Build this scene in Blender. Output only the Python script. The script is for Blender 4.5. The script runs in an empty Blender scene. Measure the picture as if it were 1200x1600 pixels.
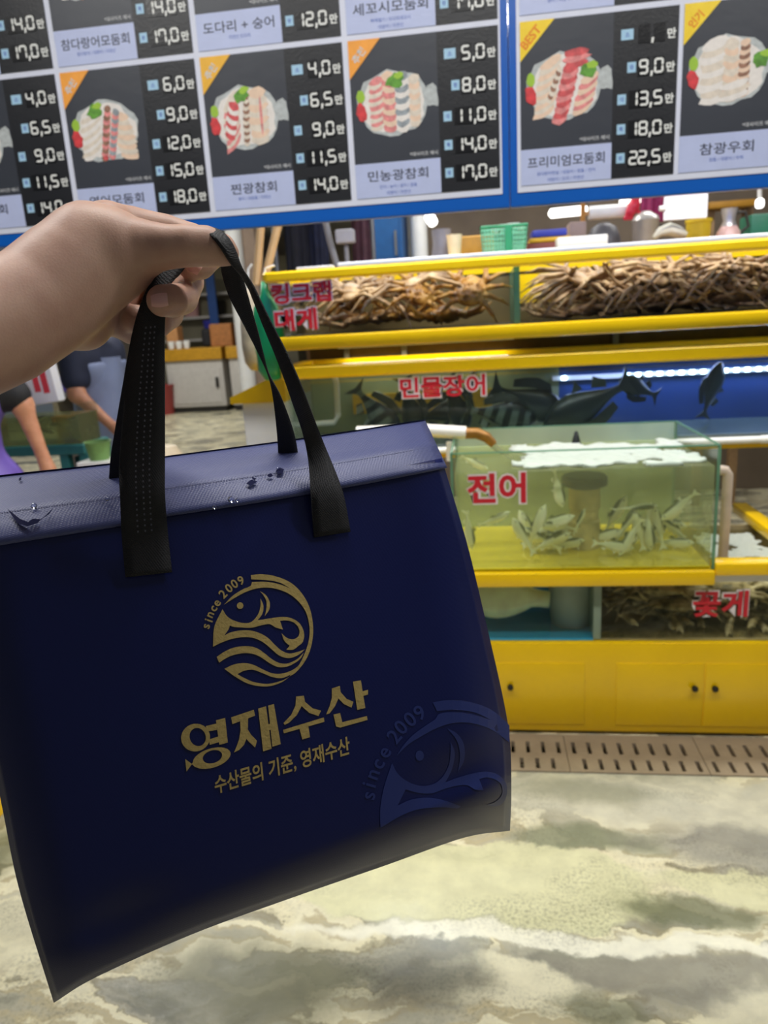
import bpy, bmesh, math, random
import numpy as np
from mathutils import Vector, Matrix, Euler
from mathutils.geometry import tessellate_polygon

# ------------------------------------------------------------------ camera
FPX = 1153.0                               # focal length in pixels of the 1200 x 1600 frame
EYE = np.array([0.0, 0.0, 1.5])
_d = np.array([261.0, 4440.0, FPX]); _d /= np.linalg.norm(_d)
_r = np.array([8500.0, -200.0, -FPX]); _r -= _d * (_r @ _d); _r /= np.linalg.norm(_r)
ROT = np.array([_r, np.cross(-_d, _r), -_d])   # image axes (right, down, forward) -> world
scene = bpy.context.scene
COL = scene.collection
cam_data = bpy.data.cameras.new('camera')
cam_data.sensor_fit = 'VERTICAL'; cam_data.sensor_height = 36.0; cam_data.sensor_width = 27.0
cam_data.lens = FPX / 1600 * 36.0
cam_data.clip_start = 0.02; cam_data.clip_end = 100
cam_data.dof.use_dof = True
cam_data.dof.focus_distance = 0.56
cam_data.dof.aperture_fstop = 9.5
cam = bpy.data.objects.new('camera', cam_data); COL.objects.link(cam)
cm = Matrix.Identity(4)
for i in range(3):
    cm[i][0] = ROT[i][0]; cm[i][1] = -ROT[i][1]; cm[i][2] = -ROT[i][2]; cm[i][3] = EYE[i]
cam.matrix_world = cm
scene.camera = cam

# ------------------------------------------------------------------ world, lights, exposure
world = bpy.data.worlds.new('market_hall_air'); scene.world = world
world.use_nodes = True
world.node_tree.nodes['Background'].inputs[0].default_value = (0.80, 0.86, 1.0, 1)
world.node_tree.nodes['Background'].inputs[1].default_value = 0.16
vs = scene.view_settings
vs.view_transform = 'Standard'; vs.look = 'None'; vs.gamma = 1.0; vs.use_curve_mapping = False
vs.exposure = -0.75

def area_light(name, loc, size, energy, color=(1, 1, 1), rot=(0, 0, 0)):
    l = bpy.data.lights.new(name, 'AREA'); l.shape = 'RECTANGLE'
    l.size, l.size_y = size; l.energy = energy; l.color = color
    o = bpy.data.objects.new(name, l); COL.objects.link(o)
    o.location = loc; o.rotation_euler = rot
    return o
LAMPS = [(-1.5, 1.05, 3.2, 42), (0.0, 1.05, 3.2, 42), (1.5, 1.05, 3.2, 42),        # the aisle in front of the stall
         (-0.3, 2.84, 2.45, 34), (1.1, 2.84, 2.45, 34),                               # low over the tanks, behind the price boards
         (-2.6, 4.6, 3.05, 60), (-0.4, 4.4, 3.05, 50), (1.4, 4.4, 3.05, 50),
         (-4.0, 8.0, 3.05, 90), (-5.0, 11.5, 3.05, 120)]
for (x, y, z, e) in LAMPS:
    area_light('tube_light', (x, y, z), (1.25, 0.16), e, (1.0, 0.985, 0.96))

# ------------------------------------------------------------------ helpers
def ray(px, py): return ROT @ np.array([px - 600.0, py - 800.0, FPX])
def at(px, py, Y):                          # where the sight line of a photo point meets the upright plane at distance Y
    v = ray(px, py); return EYE + v * (Y / v[1])
def onz(px, py, z):
    v = ray(px, py); return EYE + v * ((z - EYE[2]) / v[2])
def dep(px, py, z): return EYE + ray(px, py) * (z / FPX)
def lin(c):
    c = c / 255.0
    return c / 12.92 if c <= 0.04045 else ((c + 0.055) / 1.055) ** 2.4
def rgb(r, g, b): return (lin(r), lin(g), lin(b), 1.0)
RND = random.Random(7)

MATS = {}
def mat(name, color, rough=0.5, metal=0.0, var=0.08, scale=18.0, bump=0.02, spec=0.5, coat=0.0, bscale=None, sheen=0.0, sss=0.0):
    if name in MATS: return MATS[name]
    m = bpy.data.materials.new(name); m.use_nodes = True
    nt = m.node_tree; b = nt.nodes['Principled BSDF']
    b.inputs['Roughness'].default_value = rough; b.inputs['Metallic'].default_value = metal
    b.inputs['Specular IOR Level'].default_value = spec
    b.inputs['Coat Weight'].default_value = coat; b.inputs['Coat Roughness'].default_value = 0.15
    if sheen: b.inputs['Sheen Weight'].default_value = sheen
    if sss:
        b.inputs['Subsurface Weight'].default_value = sss; b.inputs['Subsurface Radius'].default_value = (0.012, 0.004, 0.002)
        b.inputs['Subsurface Scale'].default_value = 1.0
    tc = nt.nodes.new('ShaderNodeTexCoord')
    n = nt.nodes.new('ShaderNodeTexNoise'); n.inputs['Scale'].default_value = scale; n.inputs['Detail'].default_value = 4
    nt.links.new(tc.outputs['Object'], n.inputs['Vector'])
    rmp = nt.nodes.new('ShaderNodeValToRGB')
    lo = [max(0, c * (1 - var)) for c in color[:3]] + [1]; hi = [min(1, c * (1 + var)) for c in color[:3]] + [1]
    rmp.color_ramp.elements[0].color = lo; rmp.color_ramp.elements[0].position = 0.3
    rmp.color_ramp.elements[1].color = hi; rmp.color_ramp.elements[1].position = 0.7
    nt.links.new(n.outputs['Fac'], rmp.inputs['Fac']); nt.links.new(rmp.outputs['Color'], b.inputs['Base Color'])
    if bump:
        n2 = nt.nodes.new('ShaderNodeTexNoise'); n2.inputs['Scale'].default_value = bscale or scale * 6; n2.inputs['Detail'].default_value = 3
        nt.links.new(tc.outputs['Object'], n2.inputs['Vector'])
        bp = nt.nodes.new('ShaderNodeBump'); bp.inputs['Strength'].default_value = min(1, bump * 8); bp.inputs['Distance'].default_value = 0.004
        nt.links.new(n2.outputs['Fac'], bp.inputs['Height']); nt.links.new(bp.outputs['Normal'], b.inputs['Normal'])
    MATS[name] = m
    return m

def glow(name, color, strength):
    if name in MATS: return MATS[name]
    m = bpy.data.materials.new(name); m.use_nodes = True
    b = m.node_tree.nodes['Principled BSDF']
    b.inputs['Base Color'].default_value = color; b.inputs['Emission Color'].default_value = color
    b.inputs['Emission Strength'].default_value = strength
    MATS[name] = m; return m

def clear(name, tint, haze=0.0, hazecol=(1, 1, 1, 1), gloss=0.08, rough=0.02):
    """thin glass or water: tinted see-through, a share of milky scatter, a mirror-like share that grows at grazing angles"""
    if name in MATS: return MATS[name]
    m = bpy.data.materials.new(name); m.use_nodes = True
    nt = m.node_tree; nt.nodes.remove(nt.nodes['Principled BSDF']); out = nt.nodes['Material Output']
    tr = nt.nodes.new('ShaderNodeBsdfTransparent'); tr.inputs[0].default_value = tint
    last = tr.outputs[0]
    if haze > 0:
        tl = nt.nodes.new('ShaderNodeBsdfTranslucent'); tl.inputs[0].default_value = hazecol
        df = nt.nodes.new('ShaderNodeBsdfDiffuse'); df.inputs[0].default_value = hazecol
        mx0 = nt.nodes.new('ShaderNodeMixShader'); mx0.inputs[0].default_value = 0.5
        nt.links.new(tl.outputs[0], mx0.inputs[1]); nt.links.new(df.outputs[0], mx0.inputs[2])
        mx = nt.nodes.new('ShaderNodeMixShader')
        ns = nt.nodes.new('ShaderNodeTexNoise'); ns.inputs['Scale'].default_value = 5.0
        tc = nt.nodes.new('ShaderNodeTexCoord'); nt.links.new(tc.outputs['Object'], ns.inputs['Vector'])
        mp = nt.nodes.new('ShaderNodeMapRange'); mp.inputs[3].default_value = haze * 0.7; mp.inputs[4].default_value = haze * 1.3
        nt.links.new(ns.outputs['Fac'], mp.inputs[0]); nt.links.new(mp.outputs[0], mx.inputs[0])
        nt.links.new(last, mx.inputs[1]); nt.links.new(mx0.outputs[0], mx.inputs[2]); last = mx.outputs[0]
    gl = nt.nodes.new('ShaderNodeBsdfGlossy'); gl.inputs['Roughness'].default_value = rough
    lw = nt.nodes.new('ShaderNodeFresnel'); lw.inputs['IOR'].default_value = 1.33
    ml = nt.nodes.new('ShaderNodeMath'); ml.operation = 'MULTIPLY'; ml.inputs[1].default_value = gloss * 10; ml.use_clamp = True
    nt.links.new(lw.outputs[0], ml.inputs[0])
    mx2 = nt.nodes.new('ShaderNodeMixShader'); nt.links.new(ml.outputs[0], mx2.inputs[0])
    nt.links.new(last, mx2.inputs[1]); nt.links.new(gl.outputs[0], mx2.inputs[2])
    nt.links.new(mx2.outputs[0], out.inputs['Surface'])
    MATS[name] = m; return m

class MB:
    """collects faces for ONE mesh object"""
    def __init__(self): self.v = []; self.f = []; self.m = []
    def add(self, verts, faces, mi=0):
        o = len(self.v); self.v += [tuple(map(float, p)) for p in verts]
        self.f += [tuple(i + o for i in fc) for fc in faces]; self.m += [mi] * len(faces); return self
    def box(self, x0, x1, y0, y1, z0, z1, mi=0, bev=0.0):
        if bev <= 0:
            vs_ = [(x, y, z) for x in (x0, x1) for y in (y0, y1) for z in (z0, z1)]
            return self.add(vs_, [(0, 1, 3, 2), (4, 6, 7, 5), (0, 4, 5, 1), (2, 3, 7, 6), (0, 2, 6, 4), (1, 5, 7, 3)], mi)
        bm = bmesh.new(); bmesh.ops.create_cube(bm, size=1)
        for v in bm.verts: v.co = Vector(((x0 + x1) / 2 + v.co.x * (x1 - x0), (y0 + y1) / 2 + v.co.y * (y1 - y0), (z0 + z1) / 2 + v.co.z * (z1 - z0)))
        bmesh.ops.bevel(bm, geom=bm.edges[:], offset=bev, segments=2, affect='EDGES', profile=0.5)
        bm.verts.index_update()
        self.add([v.co for v in bm.verts], [[v.index for v in f.verts] for f in bm.faces], mi); bm.free(); return self
    def tube(self, pts, rad, n=8, mi=0, caps=True, flat=1.0):
        pts = [np.array(p, float) for p in pts]
        if not hasattr(rad, '__len__'): rad = [rad] * len(pts)
        vs_ = []; fs = []
        t0 = pts[1] - pts[0]; ref = np.array([0, 0, 1.0]) if abs(t0[2]) < 0.9 * np.linalg.norm(t0) else np.array([1.0, 0, 0])
        for i, p in enumerate(pts):
            t = pts[min(i + 1, len(pts) - 1)] - pts[max(i - 1, 0)]; t /= np.linalg.norm(t) + 1e-12
            a = np.cross(ref, t); a /= np.linalg.norm(a) + 1e-12; b = np.cross(t, a); ref = b
            for k in range(n):
                w = 2 * math.pi * k / n
                vs_.append(p + rad[i] * (math.cos(w) * a + flat * math.sin(w) * b))
        for i in range(len(pts) - 1):
            for k in range(n):
                fs.append((i * n + k, i * n + (k + 1) % n, (i + 1) * n + (k + 1) % n, (i + 1) * n + k))
        if caps: fs += [tuple(range(n - 1, -1, -1)), tuple((len(pts) - 1) * n + k for k in range(n))]
        return self.add(vs_, fs, mi)
    def lathe(self, prof, c=(0, 0, 0), n=20, mi=0, sx=1.0, sy=1.0):
        vs_ = [(c[0] + r * sx * math.cos(2 * math.pi * k / n), c[1] + r * sy * math.sin(2 * math.pi * k / n), c[2] + z) for r, z in prof for k in range(n)]
        fs = [(i * n + k, i * n + (k + 1) % n, (i + 1) * n + (k + 1) % n, (i + 1) * n + k) for i in range(len(prof) - 1) for k in range(n)]
        if prof[0][0] > 1e-6: fs.append(tuple(range(n - 1, -1, -1)))
        if prof[-1][0] > 1e-6: fs.append(tuple((len(prof) - 1) * n + k for k in range(n)))
        return self.add(vs_, fs, mi)
    def grid(self, P, mi=0, flip=False):
        P = np.asarray(P); a, b = P.shape[:2]
        fs = [(i * b + j, i * b + j + 1, (i + 1) * b + j + 1, (i + 1) * b + j) for i in range(a - 1) for j in range(b - 1)]
        if flip: fs = [f[::-1] for f in fs]
        return self.add(P.reshape(-1, 3), fs, mi)
    def slab(self, P, nrm, th, mi=0):
        """a sheet with thickness: a grid P, and the same grid pushed back along -nrm"""
        P = np.asarray(P, float); a, b = P.shape[:2]
        Q = P - np.asarray(nrm, float) * th
        self.grid(P, mi); self.grid(Q, mi, True)
        rim = [(0, j) for j in range(b)] + [(i, b - 1) for i in range(1, a)] + [(a - 1, j) for j in range(b - 2, -1, -1)] + [(i, 0) for i in range(a - 2, 0, -1)]
        vs_ = [P[r] for r in rim] + [Q[r] for r in rim]; n = len(rim)
        return self.add(vs_, [(k, (k + 1) % n, n + (k + 1) % n, n + k)[::-1] for k in range(n)], mi)
    def mesh(self, name, mats):
        me = bpy.data.meshes.new(name); me.from_pydata(self.v, [], self.f)
        for m_ in (mats if isinstance(mats, (list, tuple)) else [mats]): me.materials.append(m_)
        me.polygons.foreach_set('material_index', self.m)
        return me
    def build(self, name, mats, parent=None, smooth=False, weld=0.0, loc=None):
        me = self.mesh(name, mats)
        bm = bmesh.new(); bm.from_mesh(me)
        if weld: bmesh.ops.remove_doubles(bm, verts=bm.verts[:], dist=weld)
        bmesh.ops.recalc_face_normals(bm, faces=bm.faces[:])
        bm.to_mesh(me); bm.free()
        if smooth: smooth_mesh(me, smooth)
        return link(name, me, parent, loc)
def smooth_mesh(me, ang=True):
    me.polygons.foreach_set('use_smooth', [True] * len(me.polygons))
    if ang is not True:
        bm = bmesh.new(); bm.from_mesh(me)
        for e in bm.edges:
            if len(e.link_faces) == 2 and e.calc_face_angle(0) > ang: e.smooth = False
        bm.to_mesh(me); bm.free()
def link(name, me, parent=None, loc=None):
    o = bpy.data.objects.new(name, me); COL.objects.link(o)
    if parent is not None: o.parent = parent
    if loc is not None: o.location = loc
    return o
def tag(o, label, cat, group=None, kind=None):
    o['label'] = label
    if cat: o['category'] = cat
    if group: o['group'] = group
    if kind: o['kind'] = kind
    return o
def struct(o): o['kind'] = 'structure'; return o
def thing(name, label, cat, loc=(0, 0, 0), rot=(0, 0, 0), group=None):
    o = bpy.data.objects.new(name, None); COL.objects.link(o); o.empty_display_size = 0.05
    o.location = loc; o.rotation_euler = rot
    return tag(o, label, cat, group)
def copy_tree(o, parent=None):
    c = o.copy(); COL.objects.link(c); c.parent = parent
    for ch in list(o.children): copy_tree(ch, c)
    return c

# --- implicit bodies: a smooth union of tapered bones turned into one continuous skin
def bones_sdf(P, bones, k):
    d = None
    for (a, b, ra, rb) in bones:
        a = np.asarray(a, float); b = np.asarray(b, float); ab = b - a; L = max(ab @ ab, 1e-12)
        t = np.clip(((P - a) @ ab) / L, 0, 1)
        q = np.linalg.norm(P - a - t[..., None] * ab, axis=-1) - (ra + (rb - ra) * t)
        if d is None: d = q
        else:
            h = np.maximum(k - np.abs(d - q), 0) / k
            d = np.minimum(d, q) - h * h * k * 0.25
    return d
def smin(a, b, k):
    h = np.maximum(k - np.abs(a - b), 0) / k
    return np.minimum(a, b) - h * h * k * 0.25
def ellip(P, c, r):
    q = (P - np.asarray(c)) / np.asarray(r); n = np.linalg.norm(q, axis=-1)
    return (n - 1) * min(r) * 0.9 + (n - 1) * 0.1 * max(r)
def skin(fn, lo, hi, h):
    lo = np.asarray(lo, float); n = np.ceil((np.asarray(hi) - lo) / h).astype(int) + 1
    ax = [lo[i] + h * np.arange(n[i]) for i in range(3)]
    G = np.stack(np.meshgrid(*ax, indexing='ij'), -1).astype(np.float32)
    S = fn(G); ins = S < 0
    cs = tuple(x - 1 for x in n)
    acc = np.zeros(cs + (3,)); cnt = np.zeros(cs)
    offs = [(i, j, k) for i in (0, 1) for j in (0, 1) for k in (0, 1)]
    def sub(A, o): return A[o[0]:o[0] + cs[0], o[1]:o[1] + cs[1], o[2]:o[2] + cs[2]]
    for o in offs:
        for a in range(3):
            if o[a] == 1: continue
            o2 = list(o); o2[a] = 1
            s0 = sub(S, o); s1 = sub(S, o2); x = (sub(ins, o) != sub(ins, o2))
            t = np.where(x, s0 / np.where(x, s0 - s1, 1), 0)
            p = np.zeros(cs + (3,)); 
            for c in range(3): p[..., c] = o[c] + (t if c == a else 0)
            acc += p * x[..., None]; cnt += x
    act = cnt > 0
    idx = -np.ones(cs, int); idx[act] = np.arange(act.sum())
    base = np.stack(np.nonzero(act), -1)
    V = lo + h * (base + acc[act] / cnt[act][:, None])
    F = []
    for a in range(3):
        b, c = (a + 1) % 3, (a + 2) % 3
        sl0 = [slice(None)] * 3; sl1 = [slice(None)] * 3; sl0[a] = slice(0, -1); sl1[a] = slice(1, None)
        X = ins[tuple(sl0)] != ins[tuple(sl1)]
        I = np.stack(np.nonzero(X), -1)
        ok = (I[:, b] > 0) & (I[:, c] > 0) & (I[:, b] < cs[b]) & (I[:, c] < cs[c]); I = I[ok]
        fl = ins[I[:, 0], I[:, 1], I[:, 2]]
        def nb(db, dc):
            J = I.copy(); J[:, b] += db; J[:, c] += dc; return idx[J[:, 0], J[:, 1], J[:, 2]]
        q = np.stack([nb(-1, -1), nb(0, -1), nb(0, 0), nb(-1, 0)], -1)
        q[~fl] = q[~fl][:, ::-1]
        F.append(q)
    F = np.concatenate(F)
    F = F[(F >= 0).all(1)]
    return V, F
def skin_obj(name, fn, lo, hi, h, m, parent=None, relax=1):
    V, F = skin(fn, lo, hi, h)
    for _ in range(relax):
        A = np.zeros_like(V); C = np.zeros(len(V))
        for i in range(4):
            for j in (1, 3):
                np.add.at(A, F[:, i], V[F[:, (i + j) % 4]]); np.add.at(C, F[:, i], 1)
        V = 0.5 * V + 0.5 * A / np.maximum(C, 1)[:, None]
    me = bpy.data.meshes.new(name); me.from_pydata(V.tolist(), [], F.tolist()); me.materials.append(m)
    me.polygons.foreach_set('use_smooth', [True] * len(me.polygons))
    return link(name, me, parent)
def bbox_bones(bones, pad):
    a = np.array([p for b in bones for p in (b[0], b[1])], float); r = max(max(b[2], b[3]) for b in bones) + pad
    return a.min(0) - r, a.max(0) + r

# --- flat lettering
_TXT = {}
def text_data(s, bold=0.0):
    """outline mesh of a line of writing: (points n x 2, faces); cap height about 0.73, starts at x = 0"""
    k = (s, bold)
    if k not in _TXT:
        c = bpy.data.curves.new('writing', 'FONT'); c.body = s; c.size = 1; c.offset = bold; c.resolution_u = 3
        o = bpy.data.objects.new('writing', c); COL.objects.link(o)
        e = o.evaluated_get(bpy.context.evaluated_depsgraph_get()); me = e.to_mesh()
        v = np.array([p.co[:2] for p in me.vertices]); f = [tuple(p.vertices) for p in me.polygons]
        e.to_mesh_clear(); bpy.data.objects.remove(o); bpy.data.curves.remove(c)
        v[:, 0] -= v[:, 0].min()
        _TXT[k] = (v, f)
    return _TXT[k]
def write(mb, s, x, y, z, h, mi=0, bold=0.0, width=None, center=False, up=(0, 0, 1), right=(1, 0, 0), vfit=True):
    """adds writing of letter height h to mb, its lower edge start at (x, y, z)"""
    v, f = text_data(s, bold)
    y0, y1 = v[:, 1].min(), v[:, 1].max(); sc = h / (y1 - y0)
    sx = sc if width is None else width / (v[:, 0].max())
    X = v[:, 0] * sx
    if center: X = X - X.max() / 2
    P = np.array([x, y, z]) + X[:, None] * np.array(right, float) + ((v[:, 1] - y0) * sc)[:, None] * np.array(up, float)
    mb.add(P, f, mi); return X.max()
scene.cycles.transparent_max_bounces = 32
# ------------------------------------------------------------------ the setting: floor, drain, walls, ceiling
def floor_material():
    m = bpy.data.materials.new('wet_stained_concrete'); m.use_nodes = True
    nt = m.node_tree; L = nt.links; b = nt.nodes['Principled BSDF']
    def node(t, **kw):
        n = nt.nodes.new(t)
        for k, v in kw.items(): setattr(n, k, v)
        return n
    tc = node('ShaderNodeTexCoord')
    def noise(scale, detail=6, rough=0.6, vec=None, stretch=None, dist=0.0):
        n = node('ShaderNodeTexNoise'); n.inputs['Scale'].default_value = scale; n.inputs['Detail'].default_value = detail
        n.inputs['Roughness'].default_value = rough; n.inputs['Distortion'].default_value = dist
        src = vec or tc.outputs['Object']
        if stretch:
            mp = node('ShaderNodeMapping'); mp.inputs['Scale'].default_value = stretch; L.new(src, mp.inputs['Vector']); src = mp.outputs[0]
        L.new(src, n.inputs['Vector']); return n
    def ramp(src, stops, interp='LINEAR'):
        r = node('ShaderNodeValToRGB'); r.color_ramp.interpolation = interp
        els = r.color_ramp.elements
        while len(els) < len(stops): els.new(0.5)
        for e, (p, c) in zip(els, stops): e.position = p; e.color = c
        L.new(src, r.inputs['Fac']); return r.outputs['Color']
    def mix(f, a, bb):
        n = node('ShaderNodeMix', data_type='RGBA')
        if isinstance(f, float): n.inputs[0].default_value = f
        else: L.new(f, n.inputs[0])
        for s, v in ((6, a), (7, bb)):
            if isinstance(v, tuple): n.inputs[s].default_value = v
            else: L.new(v, n.inputs[s])
        return n.outputs[2]
    # coordinates pushed about by noise, so that every stain has a ragged, flowing edge
    nz = noise(3.0, 10, 0.62)
    sub = node('ShaderNodeVectorMath', operation='SUBTRACT'); L.new(nz.outputs['Color'], sub.inputs[0]); sub.inputs[1].default_value = (0.5, 0.5, 0.5)
    scl = node('ShaderNodeVectorMath', operation='MULTIPLY'); L.new(sub.outputs[0], scl.inputs[0]); scl.inputs[1].default_value = (0.46, 0.26, 0)
    warp = node('ShaderNodeVectorMath', operation='ADD'); L.new(tc.outputs['Object'], warp.inputs[0]); L.new(scl.outputs[0], warp.inputs[1])
    W = warp.outputs[0]
    flow = noise(1.0, 4, 0.5, W, (2.0, 5.5, 1), 0.6)
    base = ramp(flow.outputs['Fac'], [(0.32, rgb(118, 118, 104)), (0.42, rgb(172, 168, 148)), (0.455, rgb(150, 142, 112)), (0.47, rgb(232, 224, 188)), (0.53, rgb(238, 232, 200)), (0.545, rgb(196, 184, 146)), (0.60, rgb(190, 186, 164)), (0.68, rgb(126, 128, 110))])
    def blob(cx, cy, rx, ry, soft, color, inp, amt=1.0):
        mp = node('ShaderNodeMapping', vector_type='POINT')
        mp.inputs['Location'].default_value = (-cx / rx, -cy / ry, 0); mp.inputs['Scale'].default_value = (1 / rx, 1 / ry, 0)
        L.new(W, mp.inputs['Vector'])
        ln = node('ShaderNodeVectorMath', operation='LENGTH'); L.new(mp.outputs[0], ln.inputs[0])
        mr = node('ShaderNodeMapRange', interpolation_type='SMOOTHSTEP')
        mr.inputs[1].default_value = 1 + soft; mr.inputs[2].default_value = 1 - soft; mr.inputs[3].default_value = 0; mr.inputs[4].default_value = amt
        L.new(ln.outputs['Value'], mr.inputs[0])
        return mix(mr.outputs[0], inp, color)
    def stain(x0, x1, y0, y1, soft, color, inp, amt=1.0):       # given by its outline in photo points, laid on the floor
        ym = (y0 + y1) / 2
        a = onz(x0, ym, 0); c = onz(x1, ym, 0); t = onz((x0 + x1) / 2, y0, 0); u = onz((x0 + x1) / 2, y1, 0)
        return blob((a[0] + c[0]) / 2, (t[1] + u[1]) / 2, abs(c[0] - a[0]) / 2, abs(t[1] - u[1]) / 2, soft, color, inp, amt)
    GREY = rgb(150, 148, 132); DARK = rgb(92, 92, 80); OLIVE = rgb(112, 116, 84); PALE = rgb(222, 220, 178); CREAM = rgb(240, 234, 202); WHITE = rgb(250, 247, 226)
    c = base
    c = stain(700, 1400, 1205, 1300, 0.35, rgb(206, 204, 184), c, 0.85)
    c = stain(820, 1000, 1222, 1258, 0.6, rgb(150, 150, 128), c, 0.8)
    c = stain(780, 1050, 1298, 1345, 0.35, rgb(138, 142, 116), c, 0.9)
    c = stain(1010, 1500, 1290, 1362, 0.3, rgb(160, 158, 146), c, 0.9)
    c = stain(430, 1030, 1318, 1452, 0.05, PALE, c, 0.95)
    c = stain(1030, 1600, 1362, 1420, 0.08, PALE, c, 0.9)
    c = stain(960, 1210, 1402, 1448, 0.4, OLIVE, c, 0.85)
    c = stain(520, 1000, 1443, 1462, 0.6, rgb(120, 120, 90), c, 0.7)
    c = stain(430, 1400, 1452, 1482, 0.25, WHITE, c, 0.9)
    c = stain(740, 1500, 1492, 1565, 0.3, rgb(150, 146, 130), c, 0.9)
    c = stain(640, 900, 1500, 1585, 0.15, CREAM, c, 0.85)
    c = stain(585, 740, 1490, 1585, 0.7, DARK, c, 0.9)
    c = stain(220, 560, 1472, 1600, 0.55, rgb(120, 120, 96), c, 0.9)
    c = stain(1090, 1400, 1550, 1640, 0.4, CREAM, c, 0.9)
    c = stain(860, 1010, 1560, 1625, 0.6, rgb(118, 122, 96), c, 0.8)
    c = stain(-60, 45, 1275, 1395, 0.6, OLIVE, c, 0.8)
    c = stain(-120, 90, 1400, 1520, 0.4, CREAM, c, 0.8)
    # dark grit where the coating has worn off
    grit = noise(110, 6, 0.75); gm = ramp(grit.outputs['Fac'], [(0.48, (0, 0, 0, 1)), (0.62, (1, 1, 1, 1))])
    where = noise(2.2, 3, 0.5, W, (1, 2.2, 1)); wm = ramp(where.outputs['Fac'], [(0.48, (0, 0, 0, 1)), (0.62, (1, 1, 1, 1))])
    mul = node('ShaderNodeMath', operation='MULTIPLY'); L.new(gm, mul.inputs[0]); L.new(wm, mul.inputs[1])
    mul2 = node('ShaderNodeMath', operation='MULTIPLY'); L.new(mul.outputs[0], mul2.inputs[0]); mul2.inputs[1].default_value = 0.5
    c = mix(mul2.outputs[0], c, rgb(66, 66, 56))
    fine = noise(14, 6, 0.65); fm = ramp(fine.outputs['Fac'], [(0.3, (0.86, 0.86, 0.86, 1)), (0.7, (1.08, 1.08, 1.06, 1))])
    mm = node('ShaderNodeMix', data_type='RGBA', blend_type='MULTIPLY'); mm.inputs[0].default_value = 1.0
    L.new(c, mm.inputs[6]); L.new(fm, mm.inputs[7]); L.new(mm.outputs[2], b.inputs['Base Color'])
    rr = ramp(flow.outputs['Fac'], [(0.35, (0.22, 0.22, 0.22, 1)), (0.65, (0.5, 0.5, 0.5, 1))]); L.new(rr, b.inputs['Roughness'])
    bp = node('ShaderNodeBump'); bp.inputs['Strength'].default_value = 0.25; bp.inputs['Distance'].default_value = 0.004
    L.new(fine.outputs['Fac'], bp.inputs['Height']); L.new(bp.outputs['Normal'], b.inputs['Normal'])
    return m
GR0, GR1 = 2.222, 2.455                        # the drain channel in front of the cabinets
mb = MB()
mb.box(-9, 5, -3.0, GR0, -0.12, 0.0); mb.box(-9, 5, GR1, 17, -0.12, 0.0); mb.box(-9, 5, GR0, GR1, -0.12, -0.07)
struct(mb.build('floor', floor_material()))
YEL = mat('yellow_gelcoat', rgb(252, 204, 0), 0.28, var=0.04, scale=5, bump=0.01, coat=0.3)
M_GRATE = mat('beige_plastic_grate', rgb(158, 142, 120), 0.5, var=0.12, scale=9, bump=0.05)
# grate: moulded panels with two rows of open slots
PITCH = 0.0528; PAN_W = PITCH * 8.5
def grate_panel(x0, x1):
    mb = MB(); z0, z1 = -0.018, 0.004
    rows = [(GR0 + 0.017, GR0 + 0.077), (GR0 + 0.109, GR0 + 0.180)]
    hw = 0.0068
    def rect(xa, xb, ya, yb):
        mb.add([(xa, ya, z1), (xb, ya, z1), (xb, yb, z1), (xa, yb, z1)], [(0, 1, 2, 3)])
    ys = [GR0 + 0.002, rows[0][0], rows[0][1], rows[1][0], rows[1][1], GR1 - 0.002]
    for k in (0, 2, 4): rect(x0, x1, ys[k], ys[k + 1])
    for r_, (ya, yb) in enumerate(rows):
        xs = []
        k0 = math.ceil((x0 + 0.010 - 0.135 + (PITCH / 2 if r_ == 0 else 0)) / PITCH)
        x = 0.135 - (PITCH / 2 if r_ == 0 else 0) + k0 * PITCH
        while x < x1 - 0.012:
            xs.append(x); x += PITCH
        px_ = x0
        for xc in xs:
            rect(px_, xc - hw, ya, yb); px_ = xc + hw
            a, c = xc - hw, xc + hw
            mb.add([(a, ya, z1), (c, ya, z1), (c, yb, z1), (a, yb, z1), (a, ya, z0), (c, ya, z0), (c, yb, z0), (a, yb, z0)],
                   [(0, 1, 5, 4), (1, 2, 6, 5), (2, 3, 7, 6), (3, 0, 4, 7)])
        rect(px_, x1, ya, yb)
    for (xa, xb, ya, yb) in ((x0, x1, ys[0], ys[0]), (x0, x1, ys[5], ys[5])):
        mb.add([(xa, ya, z1), (xb, ya, z1), (xb, ya, z0), (xa, ya, z0)], [(0, 1, 2, 3)])
    for xa in (x0, x1): mb.add([(xa, ys[0], z1), (xa, ys[5], z1), (xa, ys[5], z0), (xa, ys[0], z0)], [(0, 1, 2, 3)])
    return mb
gr = thing('drain_grate', 'beige slotted plastic drain grate along the foot of the yellow cabinets', 'drain grate', (0, 0, 0))
for k in range(-5, 5):
    xa = 0.266 + k * PAN_W
    grate_panel(xa + 0.0012, xa + PAN_W - 0.0012).build('grate_panel', M_GRATE, gr)
M_WALL = mat('dingy_wall', rgb(150, 138, 120), 0.8, var=0.15, scale=1.5)
M_CEIL = mat('ceiling_sheet', rgb(165, 165, 162), 0.8, var=0.1, scale=2)
struct(MB().box(-9, 5, 16.6, 16.8, 0, 3.6).build('wall_back', M_WALL))
struct(MB().box(-0.9, 5, 6.2, 6.32, 0, 3.4).build('wall_stall', mat('stall_wall', rgb(120, 106, 90), 0.8, var=0.25, scale=2)))
struct(MB().box(-9, 5, -0.6, 16.8, 3.4, 3.5).build('ceiling', M_CEIL))
M_HOUS = mat('lamp_housing', rgb(215, 215, 210), 0.4); M_TUBE = glow('lamp_tube', (1, 0.97, 0.92, 1), 6.0)
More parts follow.
